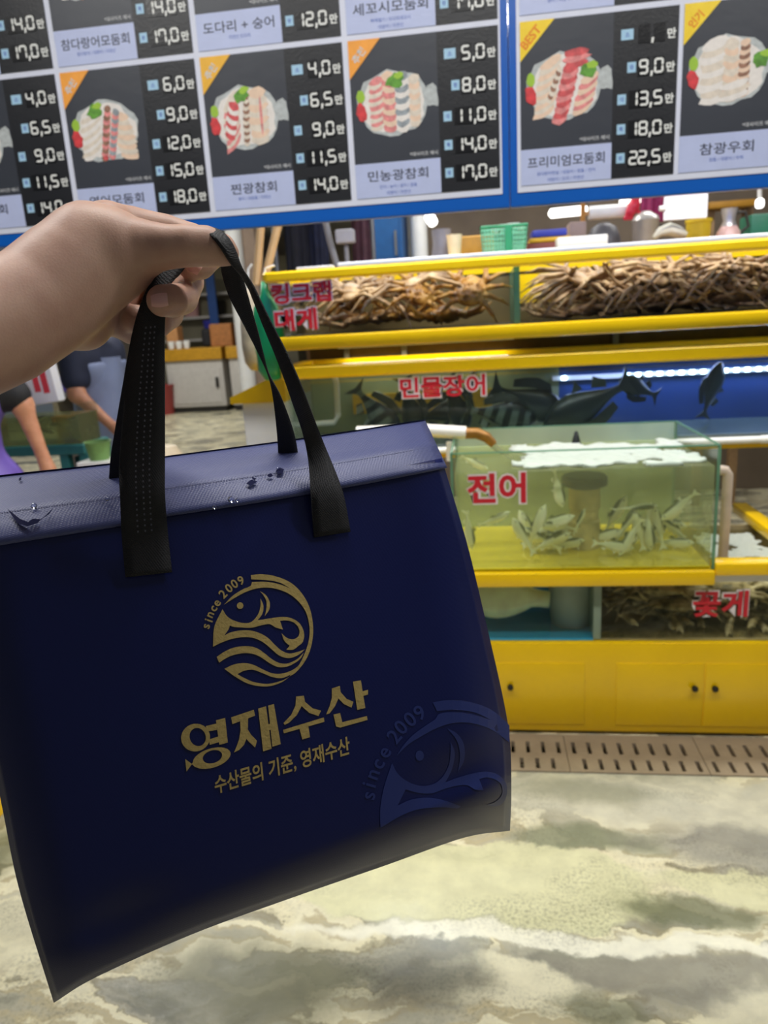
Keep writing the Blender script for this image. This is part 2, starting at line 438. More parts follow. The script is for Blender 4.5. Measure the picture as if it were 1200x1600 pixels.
for i, (x, y, z, e) in enumerate(LAMPS):
    nm = ['over the aisle facing the yellow stall', 'low over the tanks', 'behind the crab tank', 'over the far market passage'][0 if i < 3 else 1 if i < 5 else 2 if i < 8 else 3]
    t = thing('ceiling_lamp', 'white twin tube ceiling lamp hanging ' + nm, 'lamp', (x, y, z), group='twin tube lamps ' + nm)
    mb = MB(); mb.box(-0.65, 0.65, -0.09, 0.09, 0.03, 0.07, 0, 0.008)
    for sx in (-0.5, 0.5): mb.tube([(sx, 0, 0.07), (sx, 0, 3.405 - z)], 0.006, 6)
    mb.build('housing', M_HOUS, t)
    for sy in (-0.05, 0.05): MB().tube([(-0.6, sy, 0.015), (0.6, sy, 0.015)], 0.013, 8).build('tube', M_TUBE, t)

# ------------------------------------------------------------------ the yellow stall: cabinets and tanks
XL, XR = -0.82, 1.95
F = 2.46
M_GLASS = clear('tank_glass', (0.97, 0.995, 0.98, 1), gloss=0.03)
M_EDGE = clear('glass_edge', (0.45, 0.72, 0.58, 1), 0.55, rgb(150, 190, 165), gloss=0.06)
M_KNOB = mat('black_knob', rgb(20, 18, 16), 0.4)
M_DARK = mat('dark_interior', rgb(40, 38, 34), 0.7)
cab = thing('yellow_cabinet', 'long yellow cabinet with flush doors and black knobs under the tanks', 'cabinet', (0.5, F + 0.3, 0))
def off(mb, o): 
    ox, oy, oz = o; mb.v = [(a - ox, b - oy, c - oz) for a, b, c in mb.v]; return mb
CO = (0.5, F + 0.3, 0)
off(MB().box(XL, XR, F, F + 0.6, 0.012, 0.362, 0, 0.006), CO).build('body', YEL, cab, smooth=0.6)
off(MB().box(XL + 0.02, XR - 0.02, F + 0.02, F + 0.58, 0.0, 0.012), CO).build('plinth', M_DARK, cab)
for (xa, xb, kx) in ((-0.70, -0.16, -0.2), (-0.10, 0.342, 0.079), (0.45, 0.745, 0.714), (0.750, 1.05, 0.781), (1.16, 1.60, 1.3)):
    dmb = MB(); dmb.box(xa, xb, F - 0.004, F + 0.002, 0.042, 0.286, 0, 0.0028)
    dr = off(dmb, CO).build('door', YEL, cab, smooth=0.6)
    mbk = MB(); mbk.lathe([(0.007, 0), (0.007, 0.008), (0.011, 0.010), (0.011, 0.018), (0.007, 0.021), (0, 0.021)], n=12)
    mbk.v = [(a + kx, F - 0.004 - c, b + 0.197) for a, b, c in mbk.v]
    off(mbk, CO).build('knob', M_KNOB, dr, smooth=0.6)

M_BLUEFRP = mat('blue_tank_lining', rgb(70, 190, 252), 0.4, var=0.12, scale=4)
M_MURK = mat('murky_lining', rgb(176, 160, 120), 0.6, var=0.3, scale=6)
M_WHITE = mat('white_plastic', rgb(232, 232, 226), 0.35, var=0.03)
M_RED = mat('red_vinyl', rgb(206, 34, 50), 0.4, var=0.03); M_STW = mat('white_vinyl', rgb(236, 226, 226), 0.4, var=0.02)
def sticker(parent, s, px0, py0, px1, py1, Y, bold=0.03, o=(0, 0, 0), slant=0.0):
    """red vinyl letters with a white outline stuck to a pane: lower edge start (px0, py0) to upper edge end (px1, py1) in photo points"""
    a = at(px0, py0, Y); b = at(px1, py1, Y)
    w, h = b[0] - a[0], b[2] - a[2]
    bk = MB(); write(bk, s, a[0], Y - 0.0012, a[2], h, 0, bold + 0.05, w); off(bk, o).build('letter_outline', M_STW, parent)
    fr = MB(); write(fr, s, a[0] + w * 0.015, Y - 0.0024, a[2] + h * 0.05, h * 0.9, 0, bold, w * 0.97); off(fr, o).build('letters', M_RED, parent)

# lower tank
LT = thing('lower_fish_tank', 'low glass tank between the yellow cabinet and yellow ledge, blue compartment beside crabs', 'fish tank', (0.5, F + 0.3, 0.362)); LO = (0.5, F + 0.3, 0.362)
off(MB().box(XL, XR, F + 0.012, F + 0.020, 0.362, 0.585), LO).build('front_pane', M_GLASS, LT)
off(MB().box(0.372, 0.398, F + 0.022, F + 0.56, 0.366, 0.60), LO).build('divider', mat('divider_acrylic', rgb(150, 162, 148), 0.3), LT)
off(MB().box(XL, 0.372, F + 0.27, F + 0.28, 0.366, 0.582), LO).build('blue_lining', M_BLUEFRP, LT)
off(MB().box(XL, 0.372, F + 0.022, F + 0.27, 0.3625, 0.368), LO).build('blue_floor', M_BLUEFRP, LT)
off(MB().box(0.398, XR, F + 0.56, F + 0.57, 0.366, 0.62), LO).build('back_panel', M_MURK, LT)
off(MB().box(0.398, XR, F + 0.022, F + 0.56, 0.3625, 0.368), LO).build('tank_floor', M_MURK, LT)
off(MB().box(XL, XL + 0.01, F + 0.02, F + 0.57, 0.366, 0.60), LO).build('end_panel', M_WHITE, LT)
off(MB().box(XL + 0.012, 0.370, F + 0.024, F + 0.268, 0.372, 0.575), LO).build('water', clear('lower_water', (0.92, 0.97, 0.95, 1), 0.06, rgb(130, 150, 130), gloss=0.03), LT)
off(MB().box(0.40, XR, F + 0.024, F + 0.555, 0.372, 0.602), LO).build('water', clear('crab_water', (0.93, 0.92, 0.82, 1), 0.06, rgb(150, 150, 120), gloss=0.05), LT)
off(MB().box(XL, 0.757, F - 0.032, F + 0.56, 0.583, 0.634, 0, 0.008), LO).build('ledge', YEL, LT, smooth=0.6)
off(MB().box(0.757, XR, F - 0.022, F + 0.05, 0.612, 0.658, 0, 0.010), LO).build('rim', YEL, LT, smooth=0.6)
off(MB().box(0.757, XR, F - 0.004, F + 0.03, 0.586, 0.612, 0, 0.004), LO).build('rim_seal', M_WHITE, LT)
off(MB().box(1.045, 1.105, F + 0.05, F + 0.74, 0.625, 0.668, 0, 0.008), LO).build('rim_divider', YEL, LT, smooth=0.6)
sticker(LT, '꽃게', 1080, 966, 1172, 920, F + 0.011, 0.03, LO)
def foam_patch(x0, x1, y0, y1, z, seed, amp, o, ox=(0, 0, 0), n=54, thr=-0.1):
    """a ragged raft of foam: the cells of a fine grid where a wandering pattern is high"""
    r = np.random.RandomState(seed); ph = r.rand(8, 2) * 6.28; fr = r.rand(8, 2) * 10 + 3
    u = np.linspace(0, 1, n); U, V = np.meshgrid(u, u, indexing='ij')
    B = sum(np.sin(fr[k, 0] * U * 2 + ph[k, 0] + 1.3 * np.sin(fr[k, 1] * V + ph[k, 1])) * np.sin(fr[k, 1] * V * 2 + ph[k, 1]) for k in range(8)) / 3
    Eg = np.minimum(np.minimum(U, 1 - U) * 1.6, np.minimum(V, 1 - V)) * 7
    on = (B + np.minimum(1.0, Eg) * 1.3 - 0.75) > thr
    Hh = z + 0.001 + amp * (0.5 + 0.4 * np.sin(40 * U + 9 * V) * np.sin(33 * V) + 0.3 * B).clip(0.1, 1.4)
    mb = MB(); idx = {}
    vs_ = []; fs = []
    def vid(i, j, top):
        k = (i, j, top)
        if k not in idx: idx[k] = len(vs_); vs_.append((x0 + (x1 - x0) * u[i], y0 + (y1 - y0) * u[j], Hh[i, j] if top else z - 0.002))
        return idx[k]
    for i in range(n - 1):
        for j in range(n - 1):
            if not on[i, j]: continue
            q = [(i, j), (i + 1, j), (i + 1, j + 1), (i, j + 1)]; fs.append([vid(a, b, 1) for a, b in q]); fs.append([vid(a, b, 0) for a, b in q[::-1]])
            for (di, dj, a, b) in ((0, -1, 0, 1), (1, 0, 1, 2), (0, 1, 2, 3), (-1, 0, 3, 0)):
                ii, jj = i + di, j + dj
                if not (0 <= ii < n - 1 and 0 <= jj < n - 1) or not on[ii, jj]: fs.append([vid(*q[a], 0), vid(*q[b], 0), vid(*q[b], 1), vid(*q[a], 1)])
    return off(mb.add(vs_, fs), ox)
M_FOAM = mat('white_foam', rgb(188, 194, 184), 0.7, var=0.05, scale=60, bump=0.06)
foam_patch(0.80, 1.04, F + 0.16, F + 0.50, 0.604, 3, 0.006, None, LO).build('foam', M_FOAM, LT, smooth=True)
foam_patch(1.12, 1.5, F + 0.10, F + 0.52, 0.604, 5, 0.006, None, LO).build('foam', M_FOAM, LT, smooth=True)

# small glass tank standing on the ledge
GX0, GX1, GY0, GY1, GZ0, GZ1 = -0.105, 0.752, F - 0.012, 3.0, 0.636, 1.052
GO = ((GX0 + GX1) / 2, 2.73, GZ0)
GT = thing('glass_fish_tank', 'clear rectangular glass tank of silver fish standing on the yellow ledge', 'fish tank', GO)
g = 0.008
off(MB().box(GX0, GX1, GY0, GY0 + g, GZ0, GZ1), GO).build('front_pane', M_GLASS, GT)
off(MB().box(GX0, GX1, GY1 - g, GY1, GZ0, GZ1), GO).build('back_pane', clear('algae_glass', (0.9, 0.96, 0.88, 1), 0.60, rgb(224, 234, 206), gloss=0.03), GT)
off(MB().box(GX0, GX0 + g, GY0 + g, GY1 - g, GZ0, GZ1), GO).build('side_pane', M_GLASS, GT)
off(MB().box(GX1 - g, GX1, GY0 + g, GY1 - g, GZ0, GZ1), GO).build('side_pane', M_GLASS, GT)
for x in (GX0, GX1):
    for y in (GY0, GY1 - 0.004):
        off(MB().box(x - 0.004, x + 0.004, y - 0.002, y + 0.008, GZ0, GZ1 + 0.001), GO).build('seam', M_EDGE, GT)
for y in (GY0, GY1 - 0.004): off(MB().box(GX0, GX1, y - 0.002, y + 0.008, GZ1, GZ1 + 0.004), GO).build('polished_edge', M_EDGE, GT)
for x in (GX0, GX1): off(MB().box(x - 0.004, x + 0.004, GY0 + 0.006, GY1 - 0.004, GZ1, GZ1 + 0.004), GO).build('polished_edge', M_EDGE, GT)
off(MB().box(GX0 + g, GX1 - g, GY0 + g, GY1 - g, GZ0 + 0.001, GZ0 + 0.007), GO).build('tank_floor', mat('yellow_base_board', rgb(252, 222, 0), 0.4, var=0.03), GT)
WZ = 0.985
off(MB().box(GX0 + g + .001, GX1 - g - .001, GY0 + g + .001, GY1 - g - .001, GZ0 + 0.009, WZ), GO).build('water', clear('green_water', (0.97, 0.985, 0.86, 1), 0.14, rgb(240, 246, 206), gloss=0.03), GT)
foam_patch(0.10, 0.735, GY0 + 0.02, GY1 - 0.06, WZ, 11, 0.014, None, GO).build('foam', M_FOAM, GT, smooth=True)
sticker(GT, '전어', 729, 790, 823, 735, GY0 - 0.001, 0.035, GO)

# middle tank with dark fish
T2 = 3.03
MO = (0.5, 3.25, 0.98)
MT = thing('middle_fish_tank', 'wide glass tank of dark fish with a yellow rim under the crab tank', 'fish tank', MO)
M_BACKL = mat('grey_green_lining', rgb(168, 170, 136), 0.6, var=0.2, scale=3)
M_BACKB = mat('deep_blue_lining', rgb(40, 74, 150), 0.5, var=0.15, scale=3)
def rim_loop(x0, x1, y0, y1, z0, z1, w, r=0.05):
    """a rim round the tank's top with rounded corners"""
    def loop(xa, xb, ya, yb, rr):
        pts = []
        for (cx, cy, a0) in ((xb - rr, yb - rr, 0), (xa + rr, yb - rr, 90), (xa + rr, ya + rr, 180), (xb - rr, ya + rr, 270)):
            for k in range(6):
                a = math.radians(a0 + k * 18); pts.append((cx + rr * math.cos(a), cy + rr * math.sin(a)))
        return pts
    o_ = loop(x0, x1, y0, y1, r); i_ = loop(x0 + w, x1 - w, y0 + w, y1 - w, max(r - w, 0.008)); b_ = 0.008
    oi = loop(x0 + b_, x1 - b_, y0 + b_, y1 - b_, r - b_)
    n = len(o_); mb = MB()
    rings = [[(x, y, z0) for x, y in oi], [(x, y, z0 + b_) for x, y in o_], [(x, y, z1 - b_) for x, y in o_], [(x, y, z1) for x, y in oi], [(x, y, z1) for x, y in i_], [(x, y, z0) for x, y in i_]]
    mb.add([p for r_ in rings for p in r_], [(i * n + k, i * n + (k + 1) % n, ((i + 1) % 6) * n + (k + 1) % n, ((i + 1) % 6) * n + k) for i in range(6) for k in range(n)])
    return mb
off(rim_loop(-0.83, XR, T2 - 0.02, 3.50, 1.284, 1.338, 0.05), MO).build('rim', YEL, MT, smooth=0.7)
off(MB().box(-0.80, XR - 0.03, T2 + 0.002, T2 + 0.010, 0.99, 1.284), MO).build('front_pane', M_GLASS, MT)
off(MB().box(-0.80, -0.792, T2 + 0.011, 3.47, 0.99, 1.284), MO).build('side_pane', M_GLASS, MT)
off(MB().box(-0.80, 0.35, 3.462, 3.47, 0.99, 1.284), MO).build('back_lining', M_BACKL, MT)
off(MB().box(0.35, XR - 0.03, 3.462, 3.47, 0.99, 1.284), MO).build('back_lining', M_BACKB, MT)
off(MB().box(-0.82, XR, T2, 3.49, 0.972, 0.99), MO).build('tank_floor', mat('grey_tank_floor', rgb(96, 106, 104), 0.5), MT)
off(MB().box(-0.79, XR - 0.04, T2 + 0.012, 3.455, 0.992, 1.262), MO).build('water', clear('middle_water', (0.90, 0.95, 0.94, 1), 0.06, rgb(150, 165, 160), gloss=0.03), MT)
sticker(MT, '민물장어', 624, 625, 760, 582, T2 + 0.001, 0.03, MO)
# blue LED strip under the rim at the back of the tank
LS = thing('led_strip', 'strip of blue white LED dots glowing inside the middle tank', 'light', (0.9, 3.44, 1.235))
off(MB().box(0.32, XR - 0.05, 3.445, 3.455, 1.192, 1.212), (0.9, 3.44, 1.235)).build('strip', M_WHITE, LS)
M_LED = glow('led_dot', (0.55, 0.75, 1.0, 1), 20.0)
x = 0.36
k = 0
while x < 1.7:
    skip = 0.40 < x < 0.62
    if not skip:
        off(MB().box(x, x + 0.022, 3.436, 3.4455, 1.194, 1.212, 0, 0.004), (0.9, 3.44, 1.235)).build('led_dot', M_LED, LS)
    x += 0.046; k += 1
area_light('led_glow', (1.0, 3.40, 1.255), (1.3, 0.04), 7.0, (0.42, 0.52, 1.0), (math.radians(-25), 0, 0))
HL = thing('added_fill_lamp', 'slim white lamp added under the crab tank to brighten the banded fish', 'lamp', (-0.25, 3.44, 1.385))  # made-up lamp, added to brighten the dim half of the middle tank
MB().box(-0.4, 0.4, -0.02, 0.02, 0.0, 0.014, 0, 0.003).build('housing', M_WHITE, HL)
area_light('added_fill_light', (-0.25, 3.42, 1.382), (0.75, 0.03), 3.0, (1.0, 0.97, 0.85), (math.radians(-20), 0, 0))  # fill light of the added lamp

# crab tank on top
KO = (0.5, 3.25, 1.40)
KT = thing('crab_tank', 'top yellow-rimmed glass tank packed with king crabs and snow crabs', 'crab tank', KO)
off(MB().box(-0.825, XR, T2 - 0.03, 3.50, 1.402, 1.456, 0, 0.010), KO).build('base_rim', YEL, KT, smooth=0.6)
off(MB().box(-0.80, XR - 0.02, T2 + 0.002, T2 + 0.010, 1.456, 1.674), KO).build('front_pane', M_GLASS, KT)
off(MB().box(-0.80, -0.792, T2 + 0.011, 3.47, 1.456, 1.674), KO).build('side_pane', M_GLASS, KT)
off(MB().box(-0.80, XR - 0.02, 3.462, 3.47, 1.456, 1.68), KO).build('back_lining', mat('crab_tank_lining', rgb(104, 86, 48), 0.6, var=0.25, scale=5), KT)
off(MB().box(0.135, 0.158, T2 + 0.012, 3.46, 1.457, 1.672), KO).build('divider', M_EDGE, KT)
off(MB().box(-0.79, XR - 0.03, T2 + 0.011, 3.46, 1.4565, 1.460), KO).build('tank_floor', mat('crab_floor', rgb(60, 48, 30), 0.6), KT)
tr = rim_loop(-0.865, XR, T2 - 0.02, 3.50, 1.674, 1.712, 0.05, 0.03)
off(tr, KO).build('top_rim', YEL, KT, smooth=0.7)
off(MB().box(-0.55, XR, T2 - 0.012, T2 + 0.03, 1.7125, 1.730, 0, 0.004), KO).build('top_strip', M_WHITE, KT)
off(MB().box(-0.72, -0.57, T2 - 0.005, T2 + 0.03, 1.7125, 1.724, 0, 0.003), KO).build('top_strip', M_WHITE, KT)
off(MB().box(0.175, 0.31, 3.452, 3.461, 1.54, 1.66), KO).build('yellow_plate', YEL, KT)
sticker(KT, '킹크랩', 424, 478, 518, 436, T2 + 0.001, 0.035, KO)
sticker(KT, '대게', 430, 520, 495, 478, T2 + 0.001, 0.035, KO)
# rack that carries the two upper tanks
RK = thing('tank_rack', 'grey steel rack carrying the two upper yellow-rimmed tanks', 'rack', (0.5, 3.25, 0))
M_STEEL = mat('grey_steel', rgb(120, 122, 120), 0.4, 0.6)
for xx in (-0.70, 0.60, 1.85):
    for yy in (3.08, 3.44):
        zt = 0.972
        off(MB().box(xx - 0.015, xx + 0.015, yy - 0.015, yy + 0.015, 0.0 if yy > 3.1 else 0.0, zt), (0.5, 3.25, 0)).build('post', M_STEEL, RK)
for xx in (-0.62, -0.35, 0.60, 1.85):
    off(MB().box(xx - 0.012, xx + 0.012, 3.475, 3.495, 1.338, 1.403), (0.5, 3.25, 0)).build('bracket', M_STEEL, RK)
off(MB().box(-0.8, XR, 3.502, 3.51, 1.2, 1.45), (0.5, 3.25, 0)).build('added_dark_board', mat('gap_darkening_board', rgb(84, 70, 46), 0.7, var=0.2), RK)  # dark board added so the gap under the crab tank stays dark
off(MB().box(-0.79, XR, 3.05, 3.075, 0.93, 0.971), (0.5, 3.25, 0)).build('crossbar', YEL, RK)
# ------------------------------------------------------------------ pipes and fittings by the glass tank
M_PVC = mat('white_pvc', rgb(235, 232, 222), 0.35, var=0.04)
def pipe(name, label, pts, r, m, cat='pipe', fit=()):
    o = np.array(pts[0], float); t = thing(name, label, cat, o)
    MB().tube([np.array(p) - o for p in pts], r, 14).build('tube', m, t, smooth=0.6)
    for (p, q, rr) in fit: MB().tube([np.array(p) - o, np.array(q) - o], rr, 14).build('coupling', m, t, smooth=0.6)
    return t
zp = 0.945
pipe('water_pipe', 'long white plastic water pipe running level behind the glass tank', [(-0.45, 3.022, 0.966), (1.9, 3.022, 0.966)], 0.014, M_PVC, fit=[((0.56, 3.022, 0.966), (0.62, 3.022, 0.966), 0.0165), ((1.08, 3.022, 0.966), (1.14, 3.022, 0.966), 0.0165)])
a = at(660, 672, 2.76); b = at(728, 676, 2.76)
wp = pipe('filler_pipe', 'short white filler pipe with a brown elbow at the glass tank corner', [a + np.array([-0.25, 0.0, 0.0]), a, b], 0.024, M_PVC)
o = np.array(wp.location)
c_ = [at(724, 677, 2.76), at(745, 677, 2.76), at(760, 683, 2.76), at(771, 694, 2.765)]
MB().tube([p - o for p in c_], [0.021, 0.021, 0.020, 0.016], 14).build('brown_elbow', mat('brown_fitting', rgb(150, 104, 40), 0.35, 0.3, var=0.3), wp, smooth=0.6)
MB().tube([at(768, 692, 2.765) - o, at(775, 700, 2.77) - o, at(800, 716, 2.79) - o], [0.012, 0.012, 0.008], 10).build('clear_nozzle', clear('clear_hose', (0.9, 0.92, 0.85, 1), 0.3, rgb(210, 215, 190)), wp, smooth=0.6)
MB().tube([at(702, 690, 2.76) - o, at(702, 720, 2.76) - o], 0.012, 10).build('clip_post', M_PVC, wp, smooth=0.6)
pipe('drain_pipe', 'upright cream drain pipe with rounded cap beside the glass tank', [(0.83, 2.60, 0.61), (0.83, 2.60, 0.925), (0.822, 2.60, 0.937), (0.80, 2.60, 0.940)], 0.017, mat('cream_pvc', rgb(206, 188, 170), 0.4))
# standpipe filter inside the glass tank
p0 = at(912, 868, 2.70)
SF = thing('filter_standpipe', 'cream standpipe with a dark round cap standing inside the glass tank', 'filter', (p0[0], 2.70, 0.645))
MB().lathe([(0.058, 0), (0.058, 0.10), (0.052, 0.105), (0.052, 0.145), (0.058, 0.15), (0.056, 0.228)], n=20).build('pipe', mat('stained_cream', rgb(206, 190, 136), 0.5, var=0.2), SF, smooth=0.7)
MB().lathe([(0.06, 0.226), (0.082, 0.236), (0.082, 0.262), (0.075, 0.27), (0, 0.272)], n=24).build('cap', mat('dark_cap', rgb(88, 88, 74), 0.5), SF, smooth=0.7)
# black cone clipped above the water
bc = at(900, 704, 2.93)
tag(MB().lathe([(0.026, 0), (0.018, 0.03), (0.006, 0.075), (0, 0.078)], n=14, sy=0.5).build('black_cone', mat('black_rubber', rgb(16, 22, 20), 0.5), loc=bc, smooth=0.7), 'small black pointed cone sticking up from the foam in the glass tank', 'cone')

# ------------------------------------------------------------------ fish
def fish_mesh(name, L, Hh, Wd, m, deep=False, seed=0, bend=0.0):
    mb = MB(); n = 14; st = 16
    top = [0.0, .34, .62, .82, .95, 1.0, .98, .92, .84, .74, .62, .50, .38, .28, .22, .20]
    P = []
    for i in range(st):
        t = i / (st - 1); x = (0.5 - t * 0.86) * L; hh = max(top[i], 0.03) * Hh / 2; ww = max(top[i] ** 0.8, 0.03) * Wd / 2 * (1 - 0.55 * t ** 3)
        if deep and t < 0.35: hh *= 0.9 + 0.1 * t
        P.append([(x, ww * math.cos(w), hh * math.sin(w) * (1.0 if math.sin(w) > 0 else (1.12 if not deep else 0.9))) for w in [2 * math.pi * k / n for k in range(n)]])
    mb.grid(np.array([r + [r[0]] for r in P]), 0)
    mb.add(P[0], [tuple(range(n))], 0); mb.add(P[-1], [tuple(range(n))[::-1]], 0)
    def fin(pts, th):
        k = len(pts)
        mb.add([(x, th, z) for x, z in pts] + [(x, -th, z) for x, z in pts], [tuple(range(k)), tuple(range(2 * k - 1, k - 1, -1))] + [(i, (i + 1) % k, k + (i + 1) % k, k + i) for i in range(k)], 0)
    h = Hh
    fin([(-0.33 * L, 0.06 * h), (-0.40 * L, 0.16 * h), (-0.50 * L, 0.46 * h), (-0.455 * L, 0.0), (-0.50 * L, -0.46 * h), (-0.40 * L, -0.16 * h), (-0.33 * L, -0.06 * h)], L * 0.006)
    if deep:
        fin([(0.22 * L, 0.44 * h), (0.16 * L, 0.66 * h), (0.0, 0.70 * h), (-0.14 * L, 0.58 * h), (-0.26 * L, 0.42 * h), (-0.24 * L, 0.22 * h), (0.0, 0.40 * h)], L * 0.006)
        fin([(-0.10 * L, -0.32 * h), (-0.16 * L, -0.56 * h), (-0.26 * L, -0.36 * h), (-0.24 * L, -0.16 * h)], L * 0.006)
        fin([(0.10 * L, -0.40 * h), (0.02 * L, -0.66 * h), (-0.02 * L, -0.38 * h)], L * 0.006)
    else:
        fin([(0.06 * L, 0.46 * h), (0.0, 0.68 * h), (-0.10 * L, 0.42 * h), (-0.02 * L, 0.40 * h)], L * 0.005)
        fin([(-0.14 * L, -0.34 * h), (-0.22 * L, -0.50 * h), (-0.28 * L, -0.22 * h)], L * 0.005)
        fin([(0.10 * L, -0.46 * h), (0.03 * L, -0.66 * h), (0.02 * L, -0.46 * h)], L * 0.005)
    for s in (-1, 1):       # eyes
        mb.tube([(0.385 * L, s * Wd * 0.30, 0.10 * h), (0.385 * L, s * Wd * 0.39, 0.11 * h)], [L * 0.018, L * 0.010], 8, 1)
    if bend: mb.v = [(x, y + bend * (x / L) ** 2 * L, z) for x, y, z in mb.v]
    me = mb.mesh(name, [m, M_KNOB])
    bm = bmesh.new(); bm.from_mesh(me); bmesh.ops.remove_doubles(bm, verts=bm.verts[:], dist=1e-5); bmesh.ops.recalc_face_normals(bm, faces=bm.faces[:]); bm.to_mesh(me); bm.free()
    smooth_mesh(me, 0.8); return me
def mat_fish(name, back, side, belly, stripes=None, rough=0.3, h=0.04):
    m = bpy.data.materials.new(name); m.use_nodes = True; nt = m.node_tree; L = nt.links; b = nt.nodes['Principled BSDF']
    b.inputs['Roughness'].default_value = rough
    tc = nt.nodes.new('ShaderNodeTexCoord'); sp = nt.nodes.new('ShaderNodeSeparateXYZ'); L.new(tc.outputs['Object'], sp.inputs[0])
    mr = nt.nodes.new('ShaderNodeMapRange'); mr.inputs[1].default_value = -h; mr.inputs[2].default_value = h; L.new(sp.outputs['Z'], mr.inputs[0])
    r = nt.nodes.new('ShaderNodeValToRGB'); e = r.color_ramp.elements; e[0].color = belly; e[0].position = 0.1; e[1].color = side; e[1].position = 0.4
    x = e.new(0.72); x.color = side; x = e.new(0.86); x.color = back
    L.new(mr.outputs[0], r.inputs['Fac']); col = r.outputs['Color']
    if stripes:
        w = nt.nodes.new('ShaderNodeTexWave'); w.inputs['Scale'].default_value = stripes[1]; w.inputs['Distortion'].default_value = 2.0; L.new(tc.outputs['Object'], w.inputs['Vector'])
        mx = nt.nodes.new('ShaderNodeMix'); mx.data_type = 'RGBA'; cr = nt.nodes.new('ShaderNodeValToRGB'); cr.color_ramp.elements[0].position = 0.45; cr.color_ramp.elements[1].position = 0.6
        L.new(w.outputs['Fac'], cr.inputs['Fac']); L.new(cr.outputs['Color'], mx.inputs[0]); L.new(col, mx.inputs[6]); mx.inputs[7].default_value = stripes[0]; col = mx.outputs[2]
    L.new(col, b.inputs['Base Color']); return m
M_SILV = mat_fish('silver_fish_skin', rgb(92, 98, 62), rgb(236, 240, 214), rgb(248, 248, 236), h=0.018)
ME_SILV = [fish_mesh('silver_fish', 0.15, 0.038, 0.020, M_SILV), fish_mesh('silver_fish', 0.15, 0.034, 0.020, M_SILV, bend=0.25)]
def keep_in(o, me, lo, hi):
    """shifts a creature so that no leg or fin pokes out of its tank"""
    co = np.empty(len(me.vertices) * 3); me.vertices.foreach_get('co', co); co = co.reshape(-1, 3)
    for _ in range(3):
        R = np.array(o.rotation_euler.to_matrix()) * np.array(o.scale)[None, :]
        W_ = co @ R.T + np.array(o.location); a, b = W_.min(0), W_.max(0); sp = np.array(hi) - np.array(lo)
        f_ = min(1.0, *((sp / np.maximum(b - a, 1e-6)) * 0.995))
        if f_ < 0.99: o.scale = tuple(np.array(o.scale) * f_); continue
        o.location = Vector(np.array(o.location) + np.maximum(np.array(lo) - a, 0) - np.maximum(b - np.array(hi), 0)); break
def place_fish(me, px, py, Y, ang, yaw, roll, scale, name, label, cat, group, box=None):
    p = at(px, py, Y)
    o = link(name, me, None, p); o.scale = (scale,) * 3
    o.rotation_euler = (Matrix.Rotation(math.radians(yaw), 3, 'Z') @ Matrix.Rotation(-math.radians(ang), 3, 'Y') @ Matrix.Rotation(math.radians(roll), 3, 'X')).to_euler()
    if box: keep_in(o, me, *box)
    return tag(o, label, cat, group)
TANK = ((GX0 + .012, GY0 + .012, GZ0 + .010), (GX1 - .012, GY1 - .012, WZ + .01))
MTANK = ((-.78, T2 + .016, .994), (1.9, 3.43, 1.275))
KTANK = ((-.785, T2 + .014, 1.461), (.134, 3.45, 1.70)); STANK = ((.16, T2 + .014, 1.461), (1.92, 3.45, 1.70)); LTANK = ((.402, F + .026, .370), (1.93, F + .55, .60))
GRP = 'silver fish loose in the glass tank'
spec = [  # photo point, distance, angle in the picture, yaw, roll, scale, label
    (872, 762, 2.56, -78, 10, 15, 1.0, 'pale silver fish hanging nose down under the foam edge'),
    (1068, 790, 2.58, -42, 175, 0, 1.05, 'dark-backed silver fish slanting down by the side pane'),
    (992, 793, 2.60, 2, 8, 90, 1.1, 'silver fish floating level, dark back edge on, beside the standpipe cap'),
    (772, 812, 2.56, 22, 5, 10, 0.85, 'curved silver fish swimming under the red letters'),
    (733, 828, 2.55, -84, 5, 15, 1.0, 'silver fish upright against the corner of the tank by the bag'),
    (735, 722, 2.80, -28, 0, 15, 0.8, 'small silver fish near the water surface by the brown elbow'),
    (905, 815, 2.60, 60, 30, 20, 0.7, 'silver fish leaning on the cream standpipe'),
    (1078, 800, 2.80, 85, 10, 10, 0.8, 'faint upright silver fish deep in the water by the side pane'),
    (905, 748, 2.85, 10, 20, 20, 0.9, 'silver fish just under the foam above the standpipe'),
]
for i, (px, py, Y, an, yw, rl, sc, lb) in enumerate(spec):
    place_fish(ME_SILV[1 if i == 3 else 0], px, py, Y, an, yw, rl, sc, 'silver_fish', lb, 'fish', GRP, TANK)
def pose(a): return 'standing steeply' if abs(a) > 54 else 'slanting upward' if a > 17 else 'slanting downward' if a < -17 else 'lying level'
heap = [(818, 838, 62), (838, 822, 70), (865, 815, 24), (872, 822, 14), (858, 846, 18), (862, 862, 20), (845, 868, 30), (880, 850, 10), (838, 856, 42), (872, 868, 16), (850, 835, -30), (896, 842, 8), (826, 862, 60), (885, 866, -20), (875, 838, 40)]
for i, (px, py, an) in enumerate(heap):
    place_fish(ME_SILV[i % 2], px, py, 2.54 + 0.012 * i, an + RND.uniform(-8, 8), RND.uniform(-30, 30) + (180 if i % 3 == 0 else 0), RND.uniform(-30, 30), RND.uniform(1.0, 1.25), 'silver_fish', 'silver fish ' + pose(an) + (' in front' if i < 8 else ' deep') + ' in the heap between the red letters and standpipe', 'fish', 'heap of silver fish before the standpipe', TANK)
scat = [(958, 852, -14), (985, 838, -60), (978, 820, 58), (998, 826, 75), (1012, 850, -82), (1028, 866, 76), (1050, 858, 4), (1078, 856, 38), (940, 872, 20), (1000, 870, -50), (1040, 835, 60), (1020, 815, 80), (960, 806, 62), (1062, 876, 30), (1074, 815, -10)]
